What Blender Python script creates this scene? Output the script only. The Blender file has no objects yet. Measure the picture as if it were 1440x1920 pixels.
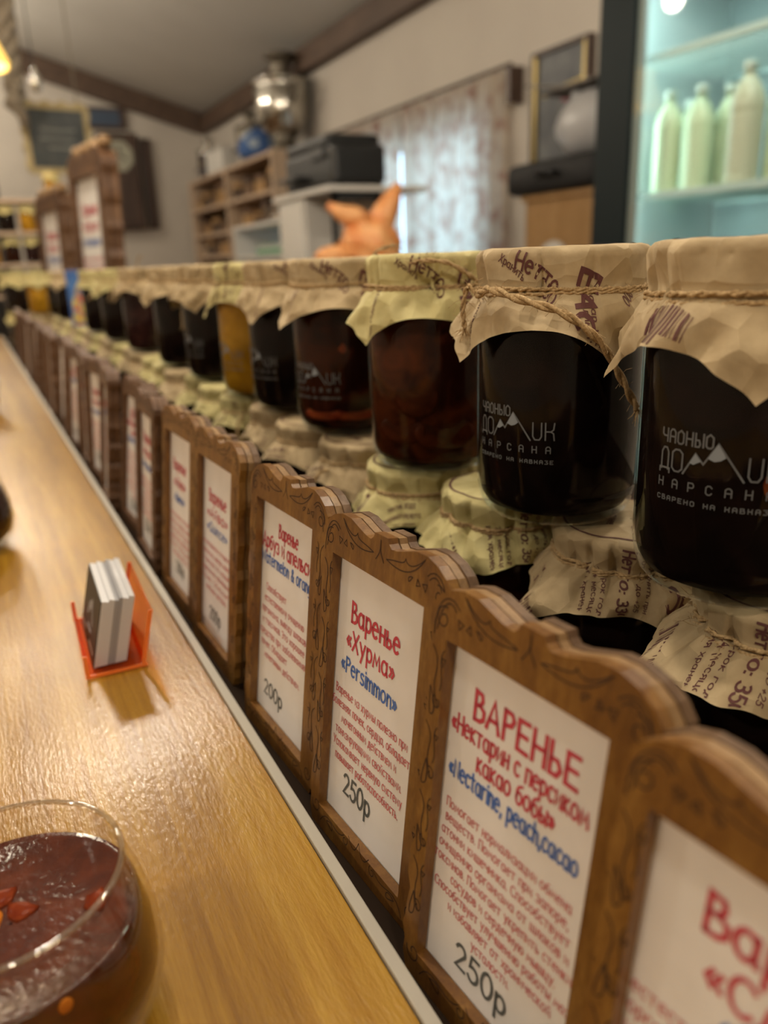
import bpy, bmesh, math, random
import numpy as np
from mathutils import Vector, Matrix

rnd = random.Random(7)
SC = bpy.context.scene
COL = SC.collection
PI = math.pi

# ------------------------------------------------------------------ camera
# Y runs away along the counter, X to the right across the jars, Z up; counter top is z = 0
RW = np.array([[0.8868, -0.1731, 0.4285], [-0.4606, -0.2586, 0.8491], [-0.0362, -0.9504, -0.3089]])
u_, s_, v_ = np.linalg.svd(RW); RW = u_ @ v_
CAMZ = 0.23
cam = bpy.data.cameras.new('camera'); camo = bpy.data.objects.new('camera', cam); COL.objects.link(camo)
cam.sensor_fit = 'VERTICAL'; cam.sensor_height = 36.0; cam.lens = 1450.0 / 1920.0 * 36.0
cam.clip_start = 0.01; cam.clip_end = 100
r3 = Matrix(((RW[0, 0], -RW[0, 1], -RW[0, 2]), (RW[1, 0], -RW[1, 1], -RW[1, 2]), (RW[2, 0], -RW[2, 1], -RW[2, 2])))
camo.matrix_world = Matrix.Translation((0, 0, CAMZ)) @ r3.to_4x4()
cam.dof.use_dof = True; cam.dof.focus_distance = 0.315; cam.dof.aperture_fstop = 6.6
SC.camera = camo

# ------------------------------------------------------------------ world, exposure
w = bpy.data.worlds.new('daylight'); SC.world = w; w.use_nodes = True
w.node_tree.nodes['Background'].inputs[0].default_value = (0.50, 0.74, 1.0, 1)
w.node_tree.nodes['Background'].inputs[1].default_value = 3.6
SC.view_settings.view_transform = 'Standard'; SC.view_settings.look = 'None'
SC.view_settings.gamma = 1.0; SC.view_settings.use_curve_mapping = False
SC.view_settings.exposure = 0.40
try:
    SC.cycles.max_bounces = 7; SC.cycles.diffuse_bounces = 3; SC.cycles.glossy_bounces = 4
    SC.cycles.transmission_bounces = 6; SC.cycles.transparent_max_bounces = 14
    SC.cycles.caustics_reflective = False; SC.cycles.caustics_refractive = False
    SC.cycles.sample_clamp_indirect = 4.0
except Exception:
    pass
BULB = 130.0

# ------------------------------------------------------------------ helpers
def tag(o, label=None, cat=None, group=None, kind=None):
    if label: o['label'] = label
    if cat: o['category'] = cat
    if group: o['group'] = group
    if kind: o['kind'] = kind
    return o

def empty(name, loc=(0, 0, 0), label=None, cat=None, group=None):
    o = bpy.data.objects.new(name, None); o.empty_display_size = 0.02
    COL.objects.link(o); o.location = loc
    return tag(o, label, cat, group)

def link_mesh(name, me, mat=None, parent=None, smooth=False):
    if mat is not None and not me.materials: me.materials.append(mat)
    if smooth:
        me.polygons.foreach_set('use_smooth', [True] * len(me.polygons))
    o = bpy.data.objects.new(name, me); COL.objects.link(o)
    if parent is not None: o.parent = parent
    return o

def mesh_of(name, verts, faces):
    me = bpy.data.meshes.new(name); me.from_pydata([tuple(map(float, v)) for v in verts], [], faces); me.update()
    return me

class MB:
    """collects simple shapes into one mesh"""
    def __init__(s): s.v = []; s.f = []
    def add(s, v, f):
        b = len(s.v); s.v += [tuple(x) for x in v]; s.f += [tuple(i + b for i in q) for q in f]; return s
    def box(s, a, b, bev=0.0):
        x0, y0, z0 = a; x1, y1, z1 = b
        if bev <= 0:
            return s.add([(x0, y0, z0), (x1, y0, z0), (x1, y1, z0), (x0, y1, z0), (x0, y0, z1), (x1, y0, z1), (x1, y1, z1), (x0, y1, z1)],
                         [(0, 3, 2, 1), (4, 5, 6, 7), (0, 1, 5, 4), (1, 2, 6, 5), (2, 3, 7, 6), (3, 0, 4, 7)])
        bm = bmesh.new(); bmesh.ops.create_cube(bm, size=1.0)
        for v in bm.verts:
            v.co = Vector(((x0 + x1) / 2 + v.co.x * (x1 - x0), (y0 + y1) / 2 + v.co.y * (y1 - y0), (z0 + z1) / 2 + v.co.z * (z1 - z0)))
        bmesh.ops.bevel(bm, geom=list(bm.edges), offset=bev, segments=2, affect='EDGES', profile=0.5)
        bm.verts.index_update()
        s.add([v.co[:] for v in bm.verts], [[v.index for v in f.verts] for f in bm.faces]); bm.free(); return s
    def lathe(s, prof, n=32, c=(0, 0, 0), close=False):
        b = []; f = []
        for (r, z) in prof:
            for k in range(n):
                a = 2 * PI * k / n; b.append((c[0] + r * math.cos(a), c[1] + r * math.sin(a), c[2] + z))
        m = len(prof)
        for i in range(m - 1 + (1 if close else 0)):
            j = (i + 1) % m
            for k in range(n):
                k2 = (k + 1) % n; f.append((i * n + k, i * n + k2, j * n + k2, j * n + k))
        return s.add(b, f)
    def tube(s, pts, r, n=6, cap=True):
        P = [Vector(p) for p in pts]; m = len(P); rr = r if isinstance(r, (list, tuple)) else [r] * m
        t0 = (P[1] - P[0]).normalized(); up = Vector((0, 0, 1)) if abs(t0.z) < 0.9 else Vector((1, 0, 0))
        a = t0.cross(up).normalized(); vs = []; fs = []
        for i in range(m):
            t = (P[min(i + 1, m - 1)] - P[max(i - 1, 0)]).normalized()
            a = (a - t * a.dot(t)).normalized(); bb = t.cross(a)
            for k in range(n):
                g = 2 * PI * k / n; vs.append(P[i] + (a * math.cos(g) + bb * math.sin(g)) * rr[i])
        for i in range(m - 1):
            for k in range(n):
                k2 = (k + 1) % n; fs.append((i * n + k, i * n + k2, (i + 1) * n + k2, (i + 1) * n + k))
        if cap:
            fs.append(tuple(range(n - 1, -1, -1))); fs.append(tuple((m - 1) * n + k for k in range(n)))
        return s.add([v[:] for v in vs], fs)
    def prism(s, poly, d0, d1, frame):
        """poly 2D, extruded between d0 and d1; frame(u, v, d) gives a point"""
        n = len(poly)
        v = [frame(p[0], p[1], d0) for p in poly] + [frame(p[0], p[1], d1) for p in poly]
        f = [tuple(range(n)), tuple(range(2 * n - 1, n - 1, -1))] + [(i, i + n, (i + 1) % n + n, (i + 1) % n) for i in range(n)]
        return s.add(v, f)
    def build(s, name, mat, parent=None, smooth=False):
        me = mesh_of(name, s.v, s.f)
        bm = bmesh.new(); bm.from_mesh(me); bmesh.ops.recalc_face_normals(bm, faces=bm.faces); bm.to_mesh(me); bm.free()
        return link_mesh(name, me, mat, parent, smooth)

def copy_tree(o, parent=None):
    c = o.copy(); COL.objects.link(c)
    if parent is not None: c.parent = parent
    for ch in list(o.children): copy_tree(ch, c)
    return c

def dirpx(px, py):
    d = RW @ np.array((px - 720.0, py - 960.0, 1450.0)); return d / np.linalg.norm(d)
def at(px, py, x=None, y=None, z=None):
    """world point of a sight line at a known distance (survey of the photographed room)"""
    d = dirpx(px, py)
    t = x / d[0] if x is not None else (y / d[1] if y is not None else (z - CAMZ) / d[2])
    return Vector((d[0] * t, d[1] * t, CAMZ + d[2] * t))

# ------------------------------------------------------------------ materials
MATS = {}
def mat(name, col=(0.5, 0.5, 0.5), rough=0.6, metal=0.0, **k):
    if name in MATS: return MATS[name]
    m = bpy.data.materials.new(name); m.use_nodes = True; MATS[name] = m
    b = m.node_tree.nodes['Principled BSDF']
    b.inputs['Base Color'].default_value = (*col, 1); b.inputs['Roughness'].default_value = rough
    b.inputs['Metallic'].default_value = metal
    for kk, vv in k.items():
        key = {'emit': 'Emission Strength', 'ecol': 'Emission Color', 'trans': 'Transmission Weight', 'spec': 'Specular IOR Level',
               'coat': 'Coat Weight', 'coatr': 'Coat Roughness', 'sss': 'Subsurface Weight', 'alpha': 'Alpha', 'ior': 'IOR', 'sheen': 'Sheen Weight'}[kk]
        b.inputs[key].default_value = (*vv, 1) if kk == 'ecol' else vv
    return m

def nodes(m): return m.node_tree.nodes, m.node_tree.links, m.node_tree.nodes['Principled BSDF']

def noisy(m, c1, c2, scale=(1, 1, 1), nscale=8, detail=4, bump=0.0, dist=0.001, lo=0.35, hi=0.65, obj=True, distort=0.0, c3=None, brough=None):
    """object-space noise that mixes two colours and lifts a fine bump"""
    N, L, b = nodes(m)
    tc = N.new('ShaderNodeTexCoord'); mp = N.new('ShaderNodeMapping'); mp.inputs['Scale'].default_value = scale
    nz = N.new('ShaderNodeTexNoise'); nz.inputs['Scale'].default_value = nscale; nz.inputs['Detail'].default_value = detail
    nz.inputs['Distortion'].default_value = distort
    cr = N.new('ShaderNodeValToRGB'); e = cr.color_ramp.elements
    e[0].position = lo; e[0].color = (*c1, 1); e[1].position = hi; e[1].color = (*c2, 1)
    if c3 is not None:
        x = e.new((lo + hi) / 2); x.color = (*c3, 1)
    L.new(tc.outputs['Object'], mp.inputs[0]); L.new(mp.outputs[0], nz.inputs['Vector'])
    L.new(nz.outputs['Fac'], cr.inputs[0]); L.new(cr.outputs[0], b.inputs['Base Color'])
    if bump > 0:
        bp = N.new('ShaderNodeBump'); bp.inputs['Strength'].default_value = bump; bp.inputs['Distance'].default_value = dist
        L.new(nz.outputs['Fac'], bp.inputs['Height']); L.new(bp.outputs[0], b.inputs['Normal'])
    return m

def wood(name, c1, c2, c3, scale, rough, bump=0.15, dist=0.0006, coat=0.0, ring=6.0, obj_random=False):
    m = mat(name, c1, rough, coat=coat, coatr=0.12)
    N, L, b = nodes(m)
    tc = N.new('ShaderNodeTexCoord'); mp = N.new('ShaderNodeMapping'); mp.inputs['Scale'].default_value = scale
    L.new(tc.outputs['Object'], mp.inputs[0])
    src = mp.outputs[0]
    if obj_random:
        oi = N.new('ShaderNodeObjectInfo'); va = N.new('ShaderNodeVectorMath'); va.operation = 'MULTIPLY_ADD'
        cb = N.new('ShaderNodeCombineXYZ')
        for i in range(3): L.new(oi.outputs['Random'], cb.inputs[i])
        va.inputs[1].default_value = (37, 53, 29); L.new(cb.outputs[0], va.inputs[0]); L.new(mp.outputs[0], va.inputs[2]); src = va.outputs[0]
    n1 = N.new('ShaderNodeTexNoise'); n1.inputs['Scale'].default_value = ring; n1.inputs['Detail'].default_value = 2; n1.inputs['Distortion'].default_value = 0.6
    n2 = N.new('ShaderNodeTexNoise'); n2.inputs['Scale'].default_value = ring * 7; n2.inputs['Detail'].default_value = 6; n2.inputs['Roughness'].default_value = 0.7
    L.new(src, n1.inputs['Vector']); L.new(src, n2.inputs['Vector'])
    ad = N.new('ShaderNodeMath'); ad.operation = 'MULTIPLY_ADD'; ad.inputs[1].default_value = 0.55
    mu = N.new('ShaderNodeMath'); mu.operation = 'MULTIPLY'; mu.inputs[1].default_value = 0.45
    L.new(n2.outputs['Fac'], mu.inputs[0]); L.new(n1.outputs['Fac'], ad.inputs[0]); L.new(mu.outputs[0], ad.inputs[2])
    cr = N.new('ShaderNodeValToRGB'); e = cr.color_ramp.elements
    e[0].position = 0.36; e[0].color = (*c1, 1); e[1].position = 0.64; e[1].color = (*c3, 1)
    x = e.new(0.5); x.color = (*c2, 1)
    L.new(ad.outputs[0], cr.inputs[0]); L.new(cr.outputs[0], b.inputs['Base Color'])
    bp = N.new('ShaderNodeBump'); bp.inputs['Strength'].default_value = bump; bp.inputs['Distance'].default_value = dist
    L.new(n2.outputs['Fac'], bp.inputs['Height']); L.new(bp.outputs[0], b.inputs['Normal'])
    return m

def glassy(name, tint=(0.93, 0.96, 0.95), base=0.04, rough=0.03):
    """thin clear glass: mirror by Fresnel over straight-through view"""
    m = bpy.data.materials.new(name); m.use_nodes = True; MATS[name] = m
    N = m.node_tree.nodes; L = m.node_tree.links
    N.remove(N['Principled BSDF']); out = N['Material Output']
    tr = N.new('ShaderNodeBsdfTransparent'); tr.inputs[0].default_value = (*tint, 1)
    gl = N.new('ShaderNodeBsdfGlossy'); gl.inputs['Roughness'].default_value = rough; gl.inputs[0].default_value = (1, 1, 1, 1)
    lw = N.new('ShaderNodeLayerWeight'); lw.inputs['Blend'].default_value = 0.5
    pw = N.new('ShaderNodeMath'); pw.operation = 'POWER'; pw.inputs[1].default_value = 5.0
    ma = N.new('ShaderNodeMath'); ma.operation = 'MULTIPLY_ADD'; ma.inputs[1].default_value = 0.9; ma.inputs[2].default_value = base
    mx = N.new('ShaderNodeMixShader')
    L.new(lw.outputs['Facing'], pw.inputs[0]); L.new(pw.outputs[0], ma.inputs[0]); L.new(ma.outputs[0], mx.inputs[0]); L.new(tr.outputs[0], mx.inputs[1]); L.new(gl.outputs[0], mx.inputs[2]); L.new(mx.outputs[0], out.inputs[0])
    return m

def emitter(name, col, strength):
    m = mat(name, col, 0.5); b = m.node_tree.nodes['Principled BSDF']
    b.inputs['Emission Color'].default_value = (*col, 1); b.inputs['Emission Strength'].default_value = strength
    return m

# counter wood: golden varnished pine with ripply gloss
CW = wood('varnished_pine', (0.215, 0.095, 0.006), (0.325, 0.165, 0.015), (0.43, 0.25, 0.036), (34, 1.5, 34), 0.28, 0.40, 0.0006, 0.30, 1.3, True)
CW.node_tree.nodes['Principled BSDF'].inputs['Specular IOR Level'].default_value = 0.30
def ripple(m):
    N, L, b = nodes(m)
    tc = N.new('ShaderNodeTexCoord'); mp = N.new('ShaderNodeMapping'); mp.inputs['Scale'].default_value = (1.0, 0.28, 1.0)
    nz = N.new('ShaderNodeTexNoise'); nz.inputs['Scale'].default_value = 620; nz.inputs['Detail'].default_value = 3
    bp = N.new('ShaderNodeBump'); bp.inputs['Strength'].default_value = 0.26; bp.inputs['Distance'].default_value = 0.0010
    old = b.inputs['Normal'].links[0].from_socket
    L.new(tc.outputs['Object'], mp.inputs[0]); L.new(mp.outputs[0], nz.inputs['Vector']); L.new(nz.outputs['Fac'], bp.inputs['Height'])
    L.new(old, bp.inputs['Normal']); L.new(bp.outputs[0], b.inputs['Normal']); L.new(bp.outputs[0], b.inputs['Coat Normal'])
ripple(CW)
M_DECK = mat('dark_deck', (0.022, 0.013, 0.008), 0.9, spec=0.1)
M_STRIP = mat('pale_strip', (0.40, 0.37, 0.31), 0.4)
M_FRAME = wood('stained_plywood', (0.105, 0.040, 0.007), (0.165, 0.070, 0.0125), (0.235, 0.115, 0.024), (30, 30, 9), 0.42, 0.25, 0.0004, 0.15, 3.0, True)
M_FRAMEB = wood('stained_plywood_back', (0.075, 0.036, 0.014), (0.115, 0.060, 0.026), (0.17, 0.098, 0.050), (30, 30, 9), 0.55, 0.3, 0.0004, 0.0, 3.0, True)
M_FRAMEC = wood('plywood_light_ply', (0.17, 0.092, 0.034), (0.25, 0.145, 0.060), (0.33, 0.205, 0.095), (30, 30, 9), 0.5, 0.3, 0.0004, 0.0, 3.0, True)
M_FRAMED = wood('dark_stained_plywood', (0.075, 0.032, 0.012), (0.11, 0.050, 0.020), (0.16, 0.078, 0.032), (30, 30, 9), 0.5, 0.25, 0.0004, 0.0, 3.0, True)
M_BURN = mat('engraved_line', (0.030, 0.012, 0.005), 0.8)
M_SHEET = noisy(mat('sign_sheet', (0.80, 0.77, 0.74), 0.38, spec=0.4), (0.78, 0.75, 0.72), (0.84, 0.81, 0.79), (1, 1, 1), 40, 3)
M_RED = mat('ink_red', (0.55, 0.055, 0.085), 0.6)
M_REDL = mat('ink_red_small', (0.62, 0.16, 0.17), 0.6)
M_BLUE = mat('ink_blue', (0.07, 0.16, 0.48), 0.6)
M_GREY = mat('ink_dark_grey', (0.10, 0.105, 0.10), 0.6)
M_KRAFT = noisy(mat('kraft_paper', (0.5, 0.38, 0.24), 0.75), (0.385, 0.285, 0.155), (0.51, 0.39, 0.225), (1, 1, 1), 75, 6, 0.45, 0.0018)
M_KRAFTY = noisy(mat('kraft_paper_yellow', (0.56, 0.48, 0.22), 0.75), (0.48, 0.41, 0.175), (0.60, 0.53, 0.255), (1, 1, 1), 75, 6, 0.45, 0.0018)
def crumple(m):
    N, L, b = nodes(m)
    tc = N.new('ShaderNodeTexCoord'); nz = N.new('ShaderNodeTexVoronoi'); nz.inputs['Scale'].default_value = 70
    bp = N.new('ShaderNodeBump'); bp.inputs['Strength'].default_value = 1.0; bp.inputs['Distance'].default_value = 0.0045
    old = b.inputs['Normal'].links[0].from_socket
    L.new(tc.outputs['Object'], nz.inputs['Vector']); L.new(nz.outputs['Distance'], bp.inputs['Height']); L.new(old, bp.inputs['Normal']); L.new(bp.outputs[0], b.inputs['Normal'])
crumple(M_KRAFT); crumple(M_KRAFTY)
M_PRINT = mat('brown_print', (0.11, 0.035, 0.032), 0.8)
M_TWINE = noisy(mat('jute_twine', (0.42, 0.28, 0.13), 0.9), (0.33, 0.21, 0.09), (0.56, 0.40, 0.21), (1, 1, 1), 900, 3, 0.4, 0.0004)
M_GLASS = glassy('jar_glass', base=0.018)
M_LOGO = mat('white_glass_print', (0.15, 0.15, 0.15), 0.6)
M_SNOW = mat('white_glass_print_bright', (0.27, 0.29, 0.31), 0.6)
def jam(name, c1, c2, ns=38, rough=0.25, lo=0.4, hi=0.7, sss=0.0):
    return noisy(mat(name, c1, rough, spec=0.5 if rough < .2 else 0.03), c1, c2, (1, 1, 1), ns, 3, 0.0, 0.001, lo, hi, distort=1.2)
J_BLACK = jam('jam_black', (0.006, 0.0035, 0.003), (0.013, 0.006, 0.0045))
J_DARK = jam('jam_dark_red', (0.016, 0.0045, 0.0025), (0.050, 0.011, 0.004), 45)
J_RED = jam('jam_red_brown', (0.026, 0.006, 0.003), (0.10, 0.022, 0.006), 40)
J_PLUM = jam('jam_plum', (0.018, 0.006, 0.006), (0.045, 0.016, 0.014), 60)
J_AMBER = jam('jam_amber', (0.34, 0.16, 0.010), (0.56, 0.28, 0.022), 30)
J_OLIVE = jam('jam_olive', (0.13, 0.075, 0.006), (0.23, 0.135, 0.012), 40)
J_FRUIT = jam('fruit_orange', (0.42, 0.12, 0.012), (0.60, 0.22, 0.03), 90)
J_FRUITD = jam('fruit_dark', (0.034, 0.008, 0.003), (0.065, 0.015, 0.005), 60)
J_FRUITR = jam('fruit_red', (0.14, 0.022, 0.008), (0.24, 0.05, 0.014), 90)

M_WALL = noisy(mat('painted_wall', (0.55, 0.50, 0.44), 0.85), (0.54, 0.49, 0.43), (0.57, 0.52, 0.455), (1, 1, 1), 3, 4)
M_CEIL = noisy(mat('painted_ceiling', (0.50, 0.48, 0.44), 0.85), (0.49, 0.47, 0.43), (0.52, 0.50, 0.46), (1, 1, 1), 2, 4)
M_BEAM = wood('dark_beam', (0.060, 0.035, 0.022), (0.085, 0.050, 0.032), (0.12, 0.072, 0.046), (8, 1.5, 8), 0.6, 0.2, 0.002, 0, 2.0)
M_FLOOR = wood('floor_boards', (0.15, 0.08, 0.035), (0.20, 0.11, 0.05), (0.25, 0.14, 0.07), (8, 0.8, 8), 0.5, 0.2, 0.002, 0, 2.0)
M_BLACK = mat('black_plastic', (0.012, 0.013, 0.014), 0.42)
M_FRIDGE = mat('fridge_black', (0.008, 0.014, 0.016), 0.5, spec=0.15)
M_WHITE = mat('white_laminate', (0.62, 0.60, 0.56), 0.5)
M_STEEL = mat('polished_metal', (0.55, 0.53, 0.48), 0.18, 1.0)
M_BRASS = mat('tarnished_metal', (0.16, 0.14, 0.11), 0.35, 0.9)
M_GOLD = mat('gold_paint', (0.30, 0.22, 0.07), 0.35, 0.6)
M_DARKWOOD = wood('dark_wood', (0.035, 0.018, 0.012), (0.055, 0.030, 0.020), (0.08, 0.045, 0.030), (8, 8, 1.5), 0.45, 0.2, 0.001, 0, 2.0)
M_MIDWOOD = wood('tan_wood', (0.32, 0.18, 0.07), (0.38, 0.22, 0.09), (0.44, 0.27, 0.12), (8, 8, 1.5), 0.5, 0.2, 0.001, 0, 2.0)
M_PALEWOOD = wood('pale_wood', (0.42, 0.30, 0.20), (0.50, 0.37, 0.26), (0.57, 0.43, 0.31), (8, 8, 1.5), 0.55, 0.2, 0.001, 0, 2.0)

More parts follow.
